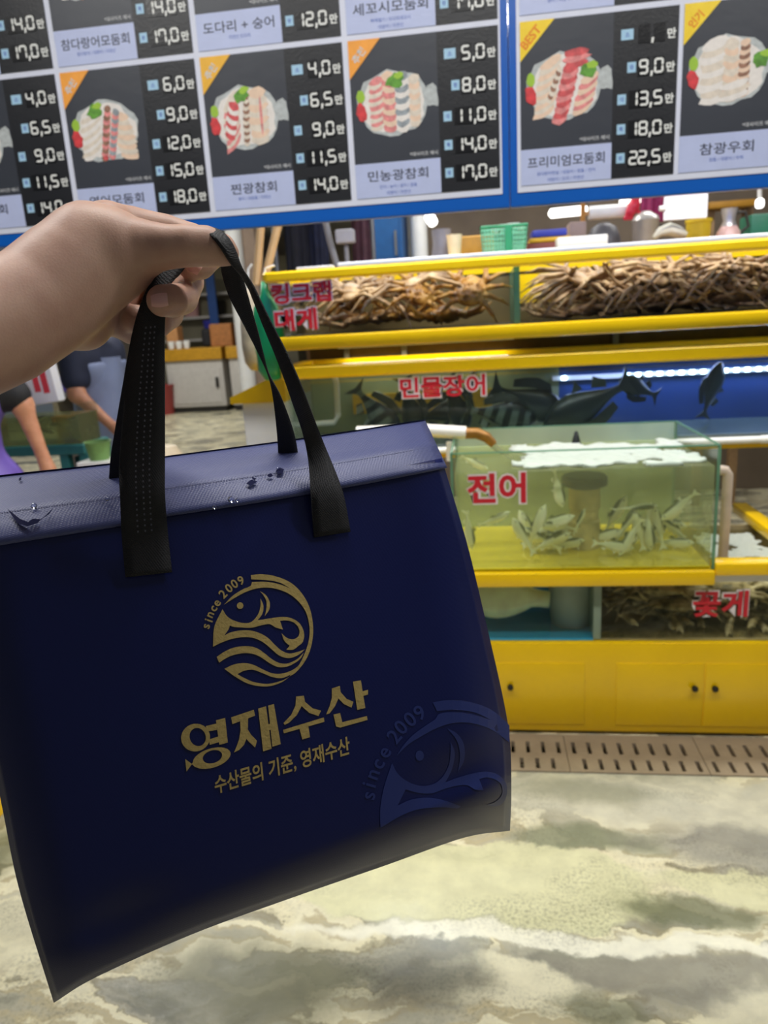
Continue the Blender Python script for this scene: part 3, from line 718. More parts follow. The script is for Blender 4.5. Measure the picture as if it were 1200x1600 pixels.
for i, (px, py, an) in enumerate(scat):
    place_fish(ME_SILV[i % 2], px, py, 2.56 + 0.014 * i, an, RND.uniform(-25, 25) + (180 if i % 2 else 0), RND.uniform(-30, 30), RND.uniform(0.95, 1.2), 'silver_fish', 'silver fish ' + pose(an) + (' near the pane' if i < 8 else ' deep in the water') + ' between standpipe and side pane', 'fish', 'silver fish scattered beyond the standpipe', TANK)
M_DKF = mat_fish('dark_fish_skin', rgb(16, 20, 24), rgb(34, 40, 44), rgb(62, 70, 70), h=0.06)
M_STF = mat_fish('striped_fish_skin', rgb(18, 22, 24), rgb(92, 102, 98), rgb(120, 126, 120), (rgb(24, 28, 30), 6.0), h=0.06)
ME_DK = fish_mesh('dark_fish', 0.30, 0.125, 0.06, M_DKF, True); ME_ST = fish_mesh('striped_fish', 0.30, 0.13, 0.06, M_STF, True)
G2 = 'dark fish in the middle tank'
for (me, nm, px, py, Y, an, yw, rl, sc, lb) in [
    (ME_ST, 'striped_fish', 588, 632, 3.16, -52, 15, 20, 1.05, 'banded grey fish diving beside the white tube frame in the middle tank'),
    (ME_DK, 'dark_fish', 640, 628, 3.20, -78, 25, 40, 1.05, 'black fish nose down left of the red eel letters'),
    (ME_DK, 'dark_fish', 712, 628, 3.22, -72, 10, 20, 0.9, 'black fish nose down below the red eel letters'),
    (ME_DK, 'dark_fish', 735, 604, 3.30, 70, 30, 30, 0.6, 'small black fish behind the last red eel letter'),
    (ME_DK, 'dark_fish', 826, 616, 3.14, -24, 10, 0, 1.20, 'charcoal fish heading down beside the pair of LED dots'),
    (ME_ST, 'striped_fish', 782, 648, 3.10, -12, 8, 10, 1.05, 'banded fish lying low above the brown pipe elbow'),
    (ME_DK, 'dark_fish', 918, 612, 3.12, 205, 0, 0, 1.35, 'large black fish blocking the LED strip'),
    (ME_DK, 'dark_fish', 998, 606, 3.18, 155, 25, 0, 0.72, 'small black fish with its tail raised before the blue light'),
    (ME_DK, 'dark_fish', 1112, 612, 3.36, 75, 0, 30, 0.85, 'slender dark fish upright before the blue light'),
    (ME_DK, 'dark_fish', 690, 655, 3.36, 15, 0, 0, 0.9, 'dim dark fish deep in the tank behind the white tube'),
]:
    o = place_fish(me, px, py, Y, an, yw, rl, sc, nm, lb, 'fish', G2, MTANK)
# white tube frame in the middle tank
tf = [at(505, 582, 3.2), at(524, 600, 3.2), at(527, 650, 3.2), at(520, 662, 3.2), at(490, 664, 3.2)]
pipe('aeration_tube', 'bent white tube standing inside the middle tank', [at(522, 585, 3.2), at(526, 600, 3.2), at(528, 650, 3.2), at(522, 660, 3.2), at(470, 664, 3.2)], 0.012, M_PVC)
off(MB().box(-0.6, 0.05, 3.44, 3.455, 1.08, 1.17), MO).build('yellow_strip', mat('submerged_yellow', rgb(206, 166, 40), 0.5, var=0.2), MT)
# flatfish in the blue compartment
fb = []
for i in range(13):
    t = i / 12; x = -0.19 + 0.36 * t; w = 0.085 * math.sin(math.pi * min(1, t * 1.08 + 0.02)) ** 0.8 + (0.03 if t > 0.9 else 0.006)
    fb.append([(x, 0.0 + 0.012 * math.sin(3 * t), w), (x, -0.012, w * 0.55), (x, -0.016, 0), (x, -0.012, -w * 0.55), (x, 0.0, -w), (x, 0.008, -w * 0.4), (x, 0.01, 0), (x, 0.008, w * 0.5), (x, 0.0, w)])
mb = MB(); mb.grid(np.array(fb)); mb.add(fb[0][:8], [tuple(range(8))]); mb.add(fb[-1][:8], [tuple(range(8))[::-1]])
ff = mb.build('flatfish', mat('pale_flatfish', rgb(248, 240, 196), 0.4, var=0.15), None, True, 1e-4, at(785, 928, F + 0.10)); ff.rotation_euler = (math.radians(-22), math.radians(8), 0)
tag(ff, 'pale flatfish belly pressed to the pane in the blue compartment', 'fish')
gb = at(886, 955, F + 0.28)
tg = thing('grey_float', 'grey plastic tub sunk in the blue compartment by the divider', 'tub', (gb[0], F + 0.17, 0.369))
MB().lathe([(0.07, 0), (0.085, 0.19), (0.09, 0.195), (0.08, 0.196), (0.066, 0.01), (0, 0.01)], n=20).build('bucket', mat('grey_tub', rgb(176, 178, 166), 0.5), tg, smooth=0.7)

# ------------------------------------------------------------------ crabs
def crab_mesh(name, m, car, leg, spread, rl, claw, h, seed, spines=False, fan=19):
    """one continuous body: carapace, eight jointed legs, two claws"""
    r = np.random.RandomState(seed); B = []
    for s in (-1, 1):
        for k in range(4):
            a = math.radians(fan * (1.5 - k) + r.uniform(-4, 4)); d = np.array([s * math.cos(a), math.sin(a), 0])
            p0 = np.array([d[0] * car[0] * 0.75, (1.5 - k) * car[1] * 0.4, 0])
            L1, L2, L3 = leg[0] * r.uniform(.9, 1.05), leg[1] * r.uniform(.9, 1.05), leg[2]
            up = r.uniform(0.25, 0.5)
            p1 = p0 + d * L1 + np.array([0, 0, L1 * up]); sw = spread * (1.5 - k) * 0.25
            d2 = np.array([d[0] * math.cos(sw) - s * d[1] * math.sin(sw), d[1] * math.cos(sw) + abs(d[0]) * math.sin(sw), -0.25])
            p2 = p1 + d2 / np.linalg.norm(d2) * L2; d3 = d2 + np.array([0, 0, -0.5]); p3 = p2 + d3 / np.linalg.norm(d3) * L3
            B += [(p0, p1, rl * 1.05, rl), (p1, p2, rl, rl * 0.75), (p2, p3, rl * 0.7, rl * 0.28)]
        p0 = np.array([s * car[0] * 0.6, car[1] * 0.75, 0]); p1 = p0 + np.array([s * claw[0] * 0.8, claw[0] * 0.55, 0.01]); p2 = p1 + np.array([-s * claw[0] * 0.25, claw[0] * 0.8, 0])
        B += [(p0, p1, rl * 1.1, rl * 1.2), (p1, p2, rl * 1.3, claw[1]), (p2, p2 + np.array([-s * claw[1] * 1.0, claw[1] * 3.2, 0]), claw[1], claw[1] * 0.3), (p2, p2 + np.array([s * claw[1] * 0.7, claw[1] * 3.0, 0]), claw[1] * 0.8, claw[1] * 0.25)]
    if spines:
        for k in range(26):
            a = r.uniform(0, 6.28); q = r.uniform(0.2, 0.95); p = np.array([math.cos(a) * car[0] * q, math.sin(a) * car[1] * q, car[2] * math.sqrt(max(0, 1 - q * q)) * 0.9])
            B.append((p, p * 1.06 + np.array([0, 0, car[2] * 0.28]), h * 1.1, h * 0.5))
    def fn(P):
        d = ellip(P, (0, 0, 0), car)
        d = smin(d, ellip(P, (0, car[1] * 0.75, 0), (car[0] * 0.5, car[1] * 0.4, car[2] * 0.7)), 0.01)
        return smin(d, bones_sdf(P, B, rl * 0.5), rl * 0.6)
    lo, hi = bbox_bones(B, 0.01); lo = np.minimum(lo, -np.array(car) - 0.01); hi = np.maximum(hi, np.array(car) + 0.01)
    V, Fc = skin(fn, lo, hi, h)
    me = bpy.data.meshes.new(name); me.from_pydata(V.tolist(), [], Fc.tolist()); me.materials.append(m)
    me.polygons.foreach_set('use_smooth', [True] * len(me.polygons)); return me
def mat_shell(name, c0, c1, c2, scale):
    m = bpy.data.materials.new(name); m.use_nodes = True; nt = m.node_tree; b = nt.nodes['Principled BSDF']; b.inputs['Roughness'].default_value = 0.42
    tc = nt.nodes.new('ShaderNodeTexCoord'); n = nt.nodes.new('ShaderNodeTexNoise'); n.inputs['Scale'].default_value = scale; n.inputs['Detail'].default_value = 5
    nt.links.new(tc.outputs['Object'], n.inputs['Vector']); r = nt.nodes.new('ShaderNodeValToRGB'); e = r.color_ramp.elements
    e[0].color = c0; e[0].position = 0.35; e[1].color = c2; e[1].position = 0.68; x = e.new(0.5); x.color = c1
    nt.links.new(n.outputs['Fac'], r.inputs['Fac']); nt.links.new(r.outputs['Color'], b.inputs['Base Color'])
    bp = nt.nodes.new('ShaderNodeBump'); bp.inputs['Strength'].default_value = 0.5; bp.inputs['Distance'].default_value = 0.004
    nt.links.new(n.outputs['Fac'], bp.inputs['Height']); nt.links.new(bp.outputs['Normal'], b.inputs['Normal']); return m
M_KING = mat_shell('king_crab_shell', rgb(92, 54, 14), rgb(154, 104, 32), rgb(178, 136, 66), 14)
M_SNOW = mat_shell('snow_crab_shell', rgb(100, 72, 44), rgb(160, 124, 86), rgb(196, 164, 122), 14)
M_FLOW = mat_shell('flower_crab_shell', rgb(96, 86, 56), rgb(168, 152, 112), rgb(214, 200, 164), 22)
ME_KING = crab_mesh('king_crab', M_KING, (0.105, 0.100, 0.046), (0.045, 0.085, 0.075), 0.7, 0.016, (0.035, 0.017), 0.0065, 1, True, 20)
ME_SNOW = [crab_mesh('snow_crab', M_SNOW, (0.06, 0.062, 0.028), (0.06, 0.14, 0.09), 0.5, 0.0105, (0.055, 0.012), 0.0055, s) for s in (2, 3)]
ME_FLOW = [crab_mesh('flower_crab', M_FLOW, (0.085, 0.045, 0.022), (0.045, 0.055, 0.045), 0.8, 0.009, (0.07, 0.014), 0.0055, 4)]
def put(me, name, p, rot, sc, label, cat, group, box=None):
    o = link(name, me, None, p); o.rotation_euler = tuple(math.radians(a) for a in rot); o.scale = (sc,) * 3
    if box: keep_in(o, me, *box)
    return tag(o, label, cat, group)
GK = 'king crabs in the top tank'
put(ME_KING, 'king_crab', at(752, 462, 3.13), (62, 6, -8), 1.0, 'big golden king crab propped upright beside the tank divider', 'crab', GK, KTANK)
put(ME_KING, 'king_crab', at(655, 452, 3.20), (48, 18, 10), 0.9, 'king crab with pale legs hooked over the one beside the divider', 'crab', GK, KTANK)
put(ME_KING, 'king_crab', at(690, 490, 3.22), (178, 0, 15), 0.8, 'orange king crab on the tank floor under its neighbours', 'crab', GK, KTANK)
put(ME_SNOW[0], 'snow_crab', at(545, 468, 3.20), (32, -12, 8), 0.95, 'grey brown crab next to the red king crab letters', 'crab', GK, KTANK)
put(ME_SNOW[1], 'snow_crab', at(592, 436, 3.26), (20, 16, -10), 0.9, 'tan crab in the upper middle of the king crab compartment', 'crab', GK, KTANK)
put(ME_SNOW[0], 'snow_crab', at(520, 496, 3.24), (182, 4, -15), 0.9, 'dull crab low behind the red snow crab letters', 'crab', GK, KTANK)
put(ME_KING, 'king_crab', at(610, 488, 3.26), (184, 0, -20), 0.8, 'brown king crab on the floor behind the pale legs', 'crab', GK, KTANK)
put(ME_SNOW[1], 'snow_crab', at(560, 500, 3.18), (178, -4, 12), 0.9, 'upturned grey crab on the floor past the red letters', 'crab', GK, KTANK)
put(ME_SNOW[0], 'snow_crab', at(500, 448, 3.30), (24, 4, 14), 0.9, 'grey crab high behind the red king crab letters', 'crab', GK, KTANK)
put(ME_SNOW[1], 'snow_crab', at(640, 424, 3.32), (14, -8, 8), 0.95, 'tan crab at the back under the tank rim with level legs', 'crab', GK, KTANK)
put(ME_KING, 'king_crab', at(560, 452, 3.30), (40, -12, -12), 0.85, 'dull king crab standing behind the grey brown crab', 'crab', GK, KTANK)
GS = 'snow crabs heaped in the top tank'
sn = [(905, 462, 3.18, 30, 14, 8), (1032, 442, 3.15, 52, -4, 4), (1010, 494, 3.16, 12, 0, 6), (1120, 436, 3.18, 50, 8, -8), (1165, 424, 3.2, 25, 12, 10), (950, 428, 3.24, 15, -10, 8)]
for i, (px, py, Y, rx, ry, rz) in enumerate(sn):
    lb = ['snow crab leaning with splayed legs next to the yellow plate and divider', 'snow crab showing its round tan shell in the middle of the heap', 'snow crab lying flat at the bottom pane under the round tan shell', 'pale snow crab with bent legs near the end of the heap', 'snow crab on top of the heap under the tank rim', 'snow crab with long level legs on top of the heap'][i]
    put(ME_SNOW[i % 2], 'snow_crab', at(px, py, Y), (rx, ry, rz), 0.95, lb, 'crab', GS, STANK)
tier = [('low in the heap, near the yellow plate', 'low in the heap under the round tan shell', 'low in the heap toward the green box'), ('halfway up the heap near the yellow plate', 'halfway up the heap around the round tan shell', 'halfway up the heap toward the green box'), ('on the upper layer near the yellow plate', 'on the upper layer above the round tan shell', 'on the upper layer toward the green box')]
for i in range(30):
    lay = i % 3; px = 880 + 12.5 * i + RND.uniform(-12, 12)
    z = 1.492 + 0.058 * lay + RND.uniform(-0.012, 0.012); Y = RND.uniform(3.20, 3.32)
    p = at(px, 460, Y); p[2] = z
    zone = 0 if px < 985 else 1 if px < 1110 else 2
    put(ME_SNOW[i % 2], 'snow_crab', p, ((180 if lay == 0 else 0) + RND.uniform(-14, 26), RND.uniform(-8, 8), RND.choice([0, 180]) + RND.uniform(-9, 9)), RND.uniform(0.88, 1.0), 'tan snow crab with crossing legs ' + tier[lay][zone], 'crab', GS, STANK)
GF = 'flower crabs in the low tank'
rowl = ['on the floor of the low tank', 'in the middle layer of the low tank', 'in the top layer of the low tank']
for i in range(20):
    c_ = i % 7; px = 985 + c_ * 40 + RND.uniform(-8, 8); row = i // 7
    p = at(px, 950, F + 0.135 + 0.05 * (i % 3)); p[2] = 0.395 + 0.060 * row + RND.uniform(-0.006, 0.006)
    p[0] = max(p[0], 0.50)
    put(ME_FLOW[0], 'flower_crab', p, ((180 if row == 0 else 0) + RND.uniform(0, 40), RND.uniform(-14, 14), RND.choice([0, 180]) + RND.uniform(-20, 20)), RND.uniform(0.85, 1.0), 'olive brown crab ' + rowl[row] + (' near the acrylic divider' if c_ < 2 else ' behind the red letters' if c_ < 5 else ' beyond the red letters'), 'crab', GF, LTANK)
# ------------------------------------------------------------------ hanging price boards
BY = 2.46
M_BLUE = mat('blue_board', rgb(0, 92, 190), 0.35, var=0.04, scale=3)
M_CARD = mat('card_white', rgb(222, 226, 244), 0.45, var=0.02)
M_PHOTO = mat('photo_slate', rgb(56, 60, 70), 0.4, var=0.06, scale=4)
M_PRICE = mat('price_black', rgb(28, 30, 36), 0.4, var=0.06)
M_TILE = mat('digit_tile_black', rgb(18, 19, 23), 0.3, var=0.02)
M_DIG = mat('digit_white', rgb(240, 242, 240), 0.4, var=0.02)
M_TAGB = mat('size_tag_blue', rgb(168, 208, 236), 0.4, var=0.04)
M_NAME = mat('name_plate_lavender', rgb(190, 200, 238), 0.4, var=0.03)
M_INK = mat('ink_black', rgb(44, 46, 66), 0.5, var=0.02); M_INKB = mat('ink_blue', rgb(96, 120, 196), 0.5, var=0.02); M_INKW = mat('ink_white', rgb(210, 212, 216), 0.5, var=0.02)
M_RIBO = mat('ribbon_orange', rgb(250, 166, 60), 0.4, var=0.06, scale=30); M_RIBY = mat('ribbon_yellow', rgb(252, 216, 40), 0.4, var=0.06); M_RIBG = mat('ribbon_gold', rgb(246, 186, 48), 0.4, var=0.06)
M_INKO = mat('ink_orange', rgb(240, 140, 20), 0.5)
M_PINK = mat('sashimi_pink', rgb(226, 140, 140), 0.5, var=0.25, scale=60); M_SALM = mat('sashimi_red', rgb(206, 84, 88), 0.5, var=0.3, scale=60)
M_PALE = mat('sashimi_pale', rgb(226, 214, 200), 0.5, var=0.12, scale=60); M_BROWN = mat('sashimi_brown', rgb(150, 110, 90), 0.5, var=0.35, scale=80)
M_ICE = mat('dish_ice', rgb(186, 192, 194), 0.4, var=0.2, scale=50); M_LEAF = mat('garnish_green', rgb(92, 150, 50), 0.5, var=0.4, scale=60)
M_LIME = mat('wasabi_lime', rgb(160, 200, 60), 0.5); M_GING = mat('ginger_red', rgb(214, 60, 66), 0.5, var=0.2, scale=60); M_GREYS = mat('sashimi_grey', rgb(150, 158, 166), 0.5, var=0.3, scale=60)
SEG = {'0': 'abcdef', '1': 'bc', '2': 'abged', '3': 'abgcd', '4': 'fgbc', '5': 'afgcd', '6': 'afgedc', '7': 'fabc', '8': 'abcdefg', '9': 'abcdfg'}
def seg_poly(s):
    w, h, t = 0.013, 0.0195, 0.0058
    H = lambda z: [(-w + .3 * t, z), (-w + t, z + t / 2), (w - t, z + t / 2), (w - .3 * t, z), (w - t, z - t / 2), (-w + t, z - t / 2)]
    V = lambda x, za, zb: [(x, za), (x + t / 2, za - t * .6), (x + t / 2, zb + t * .6), (x, zb), (x - t / 2, zb + t * .6), (x - t / 2, za - t * .6)]
    k = w - t / 2
    return {'a': H(h - t / 2), 'g': H(0), 'd': H(-h + t / 2), 'f': V(-k, h - t * .3, 0), 'b': V(k, h - t * .3, 0), 'e': V(-k, 0, -h + t * .3), 'c': V(k, 0, -h + t * .3)}[s]
_DIG = {}
def digit_mesh(ch):
    if ch not in _DIG:
        mb = MB(); mb.box(-0.0155, 0.0155, -0.002, 0, -0.0235, 0.0235, 0)
        if ch != ' ':
            for s in SEG[ch]:
                p = seg_poly(s); mb.add([(x - (0.0 if ch != '1' else 0.004), -0.0026, z) for x, z in p], [tuple(range(len(p)))[::-1]], 1)
        _DIG[ch] = mb.mesh('price_digit', [M_TILE, M_DIG])
    return _DIG[ch]
_mb = MB(); _mb.add([(-0.003, -0.001, -0.012), (0.004, -0.001, -0.012), (0.001, -0.001, -0.026), (-0.004, -0.001, -0.026)], [(0, 1, 2, 3)]); ME_COMMA = _mb.mesh('price_comma', [M_DIG])
_mb = MB(); write(_mb, '만', 0, -0.001, -0.0145, 0.026, 0, 0.03, center=True); ME_MAN = _mb.mesh('unit_sign', [M_DIG])
def tag_mesh(w, s):
    mb = MB(); mb.box(-w / 2, w / 2, -0.0008, 0, -0.0135, 0.0135, 0); write(mb, s, 0, -0.0011, -0.006, 0.012, 1, 0.02, center=True); return mb.mesh('size_tag', [M_TAGB, M_INKB])
ME_TAGS = [tag_mesh(0.034, '소'), tag_mesh(0.024, '중'), tag_mesh(0.024, '대'), tag_mesh(0.024, '특'), tag_mesh(0.024, '왕')]
ROWZ = [0.376, 0.291, 0.209, 0.130, 0.052]
def dish(mb, kind, cx, cz):
    """printed plate of sliced fish, thin layers of ink lying one on another"""
    lay = [0]
    def blob(x, z, rx, rz, mi, rot=0, n=18, wob=0.0, seed=0):
        lay[0] += 1; r = random.Random(seed + lay[0])
        y = -0.0018 - 0.00003 * lay[0]; pts = []
        for k in range(n):
            a = 2 * math.pi * k / n; q = 1 + wob * r.uniform(-1, 1); u, v = rx * q * math.cos(a), rz * q * math.sin(a)
            c, s = math.cos(rot), math.sin(rot); pts.append((cx + x + u * c - v * s, y, cz + z + u * s + v * c))
        mb.add(pts, [tuple(range(n))[::-1]], mi)
    def fan(x, z, w, h, ma, mb_, n=9, lean=0.0, rot=0.25):
        """a row of overlapping slices"""
        for k in range(n):
            t = k / (n - 1) - 0.5
            blob(x + lean * t, z + h * t, w * (0.9 + 0.12 * math.cos(3.1 * t)), h / n * 1.05, ma if k % 2 else mb_, rot, 10, 0.12, k)
    if kind != 'B':
        blob(0.118, 0.01, 0.018, 0.034, 6, 0.2, 12, 0.2); blob(0.106, -0.002, 0.022, 0.016, 6, 0, 10, 0.15)
    blob(0, 0, 0.110, 0.090, 6, 0, 26, 0.06); blob(0, 0, 0.098, 0.080, 11, 0, 26, 0.08)
    if kind == 'B':
        fan(-0.050, -0.002, 0.042, 0.125, 3, 11, 11, 0.01, 0.5); fan(0.060, -0.018, 0.036, 0.115, 3, 12, 9, -0.02, -0.2); fan(0.000, -0.008, 0.013, 0.140, 1, 4, 13, 0.03, 0.3); fan(0.026, -0.012, 0.012, 0.125, 10, 1, 12, 0.03, 0.3); blob(-0.012, -0.078, 0.009, 0.007, 2)
    elif kind == 'C':
        fan(-0.045, -0.012, 0.040, 0.115, 3, 1, 10, 0.0, 0.9); fan(-0.045, -0.006, 0.020, 0.08, 11, 2, 7, 0.02, -0.7); fan(0.002, -0.008, 0.011, 0.130, 4, 3, 14, 0.01, 0.4); fan(0.042, 0.0, 0.032, 0.13, 12, 3, 8, 0.0, 0.1); blob(0.05, 0.0, 0.004, 0.055, 1)
    elif kind == 'D':
        fan(-0.050, 0.0, 0.024, 0.125, 1, 3, 12, 0.0, 0.3); fan(-0.012, 0.002, 0.022, 0.140, 12, 1, 10, 0.0, -0.2); fan(0.028, 0.0, 0.022, 0.140, 10, 11, 10, 0.0, 0.2); fan(0.066, 0.0, 0.018, 0.118, 12, 3, 9, 0.0, 0.1)
    elif kind == 'E':
        fan(-0.050, 0.0, 0.038, 0.130, 3, 12, 11, 0.02, 0.5); fan(-0.030, 0.005, 0.008, 0.08, 4, 3, 9, 0.03, 0.4); fan(0.006, -0.005, 0.026, 0.165, 2, 1, 12, 0.04, 0.35); fan(0.060, -0.025, 0.034, 0.08, 1, 12, 7, 0.02, 0.5); fan(0.032, 0.070, 0.040, 0.030, 1, 2, 3, 0.0, 0.1)
    else:
        fan(-0.040, 0.0, 0.042, 0.140, 3, 11, 9, 0.0, 0.3); fan(0.004, -0.002, 0.022, 0.135, 12, 3, 9, 0.0, -0.1); fan(0.040, 0.0, 0.016, 0.130, 4, 12, 13, 0.0, 0.3); fan(0.016, -0.055, 0.045, 0.03, 3, 11, 3)
    gx, gz = {'B': (-0.03, 0.06), 'C': (-0.01, 0.062), 'D': (0.008, 0.058), 'E': (0.065, 0.035), 'F': (0.085, 0.02)}[kind]
    blob(gx, gz, 0.026, 0.020, 7, 0.3, 14, 0.25); blob(gx + 0.012, gz + 0.014, 0.016, 0.010, 8, 0.2, 10, 0.2)
    blob(-0.098, 0.024, 0.013, 0.018, 8, 0, 12, 0.1); blob(-0.098, -0.018, 0.016, 0.026, 9, 0.2, 14, 0.15)
M_LITE = mat('sashimi_white', rgb(236, 230, 226), 0.5, var=0.06, scale=60); M_PEACH = mat('sashimi_peach', rgb(236, 206, 182), 0.5, var=0.08, scale=60)
DISHMATS = [M_PHOTO, M_PINK, M_SALM, M_PALE, M_BROWN, M_BROWN, M_ICE, M_LEAF, M_LIME, M_GING, M_GREYS, M_LITE, M_PEACH]
def card(board, o, x0, z0, kind, name, prices, ribbon, subs):
    W, H_, SP, LB = 0.443, 0.439, 0.264, 0.099
    ox, oy, oz = o
    c = link('menu_card', MB().box(0, W, -0.003, 0, 0, H_).mesh('menu_card', [M_CARD]), board, (x0 - ox, BY - oy, z0 - oz))
    ph = MB(); ph.box(0, SP, -0.0015, 0, LB, H_, 0)
    write(ph, '*대사이즈 예시', SP - 0.092, -0.0019, LB + 0.010, 0.012, 1, 0.01, 0.085)
    p = ph.build('photo_panel', [M_PHOTO, M_INKW], c, loc=(0, -0.003, 0))
    mb = MB(); dish(mb, kind, SP * 0.5 - 0.004, 0.262); p2 = link('dish_picture', mb.mesh('dish_picture', DISHMATS), c, (0, -0.003, 0))
    pr = MB(); pr.box(SP, W, -0.0015, 0, 0, H_, 0); pr.build('price_panel', M_PRICE, c, loc=(0, -0.003, 0))
    nm = MB(); nm.box(0, SP, -0.0015, 0, 0, LB, 0)
    if name: write(nm, name, SP / 2, -0.0019, 0.046 if len(subs) > 1 else 0.043, 0.031, 1, 0.008, min(0.225, 0.036 * len(name.replace(' ', '')) + 0.006), True)
    for k, s in enumerate(subs): write(nm, s, SP / 2, -0.0019, 0.024 - 0.018 * k, 0.011, 2, 0.008, None, True)
    nm.build('name_plate', [M_NAME, M_INK, M_INKB], c, loc=(0, -0.003, 0))
    if ribbon:
        s, mr, mi = ribbon; rb = MB(); t = 0.0012
        pts = [(0, H_), (0.098, H_), (0, H_ - 0.104)]
        rb.add([(x, -t, z) for x, z in pts] + [(x, 0, z) for x, z in pts], [(0, 1, 2), (5, 4, 3), (0, 3, 4, 1), (1, 4, 5, 2), (2, 5, 3, 0)], 0)
        if s:
            q = math.radians(46.7); rt = (math.cos(q), 0, math.sin(q)); up = (-math.sin(q), 0, math.cos(q))
            write(rb, s, 0.040, -t - 0.0004, H_ - 0.050, 0.025, 1, 0.03, None, True, up, rt)
        rb.build('corner_ribbon', [mr, mi], c, loc=(0, -0.0046, 0))
    for k, s in enumerate(prices):
        if s is None: continue
        z = ROWZ[k]; y = -0.0045
        a, b_ = s.split('.')
        xo = {0: 0.302, 1: 0.316}.get(k, 0.290)
        link('size_tag', ME_TAGS[k], c, (xo, y, z + 0.002))
        if len(a) == 2: link('price_digit', digit_mesh(a[0]), c, (0.326, y, z)); link('price_digit', digit_mesh(a[1]), c, (0.352, y, z))
        else: link('price_digit', digit_mesh(a), c, (0.349, y, z))
        link('price_comma', ME_COMMA, c, (0.372, y - 0.0015, z)); link('price_digit', digit_mesh(b_), c, (0.391, y, z)); link('unit_sign', ME_MAN, c, (0.424, y, z - 0.004))
def board(label, x0, x1, o):
    b = thing('menu_sign', label, 'menu board', o); ox, oy, oz = o
    off(MB().box(x0, x1, BY + 0.001, BY + 0.03, 1.813, 2.87, 0, 0.004), o).build('blue_backboard', M_BLUE, b)
    off(MB().box(x0 + 0.022, x1 - 0.022, BY - 0.002, BY + 0.002, 1.853, 2.84), o).build('white_sheet', M_CARD, b)
    for x in (x0 + 0.2, x1 - 0.2): off(MB().tube([(x, BY + 0.015, 2.86), (x, BY + 0.015, 3.41)], 0.008, 8), o).build('hanging_rod', M_STEEL, b)
    return b
OL = (-0.85, BY + 0.015, 1.813)
bl = board('blue-framed price board with orange corner ribbons, above the hand', -1.80, 0.1005, OL)
RO = ('추천', M_RIBO, M_INKW); RG = ('추천', M_RIBG, M_INKW)
Z2, Z1 = 1.871, 2.327
card(bl, OL, -1.754, Z2, 'D', '활광어회', ['4.0', '6.5', '9.0', '11.5', '14.0'], RO, ['대광어 / 자연산'])
card(bl, OL, -1.293, Z2, 'B', '연어모둠회', ['6.0', '9.0', '12.0', '15.0', '18.0'], RO, ['연어 / 광어 / 우럭'])
card(bl, OL, -0.832, Z2, 'C', '찐광참회', ['4.0', '6.5', '9.0', '11.5', '14.0'], RG, ['광어 / 대참돔 / 자연산'])
card(bl, OL, -0.371, Z2, 'D', '민농광참회', ['5.0', '8.0', '11.0', '14.0', '17.0'], RO, ['민어 / 농어 / 광어 / 참돔', '대광어 / 자연산'])
card(bl, OL, -1.754, Z1, 'C', '', [None, None, None, '14.0', '17.0'], None, [])
card(bl, OL, -1.293, Z1, 'B', '참다랑어모둠회', [None, None, None, '14.0', '17.0'], None, ['참다랑어 / 대광어 / 자연산'])
card(bl, OL, -0.832, Z1, 'C', '도다리 + 숭어', [None, None, None, None, '12.0'], None, ['자연산 도다리'])
card(bl, OL, -0.371, Z1, 'D', '세꼬시모둠회', [None, None, None, None, '17.0'], None, ['뼈째썰기 / 도다리세꼬시', '대광어 / 자연산'])
OR_ = (0.75, BY + 0.015, 1.813)
br_ = board('blue-framed price board with yellow corner ribbons, over the crab tank', 0.1025, 1.52, OR_)
card(br_, OR_, 0.135, Z2, 'E', '프리미엄모둠회', [' . ', '9.0', '13.5', '18.0', '22.5'], ('BEST', M_RIBY, M_INKO), ['참다랑어뱃살 / 대광어 / 참돔 / 연어', '대방어 / 도미 / 자연산'])
card(br_, OR_, 0.592, Z2, 'F', '참광우회', [], ('인기', M_RIBY, M_INKO), ['참돔 / 대광어 / 우럭'])
card(br_, OR_, 1.049, Z2, 'D', '', [], None, [])
card(br_, OR_, 0.135, Z1, 'C', '', [], None, ['광어 / 대광어 / 자연산'])
card(br_, OR_, 0.592, Z1, 'E', '', [], None, [])
card(br_, OR_, 1.049, Z1, 'B', '', [], None, [])
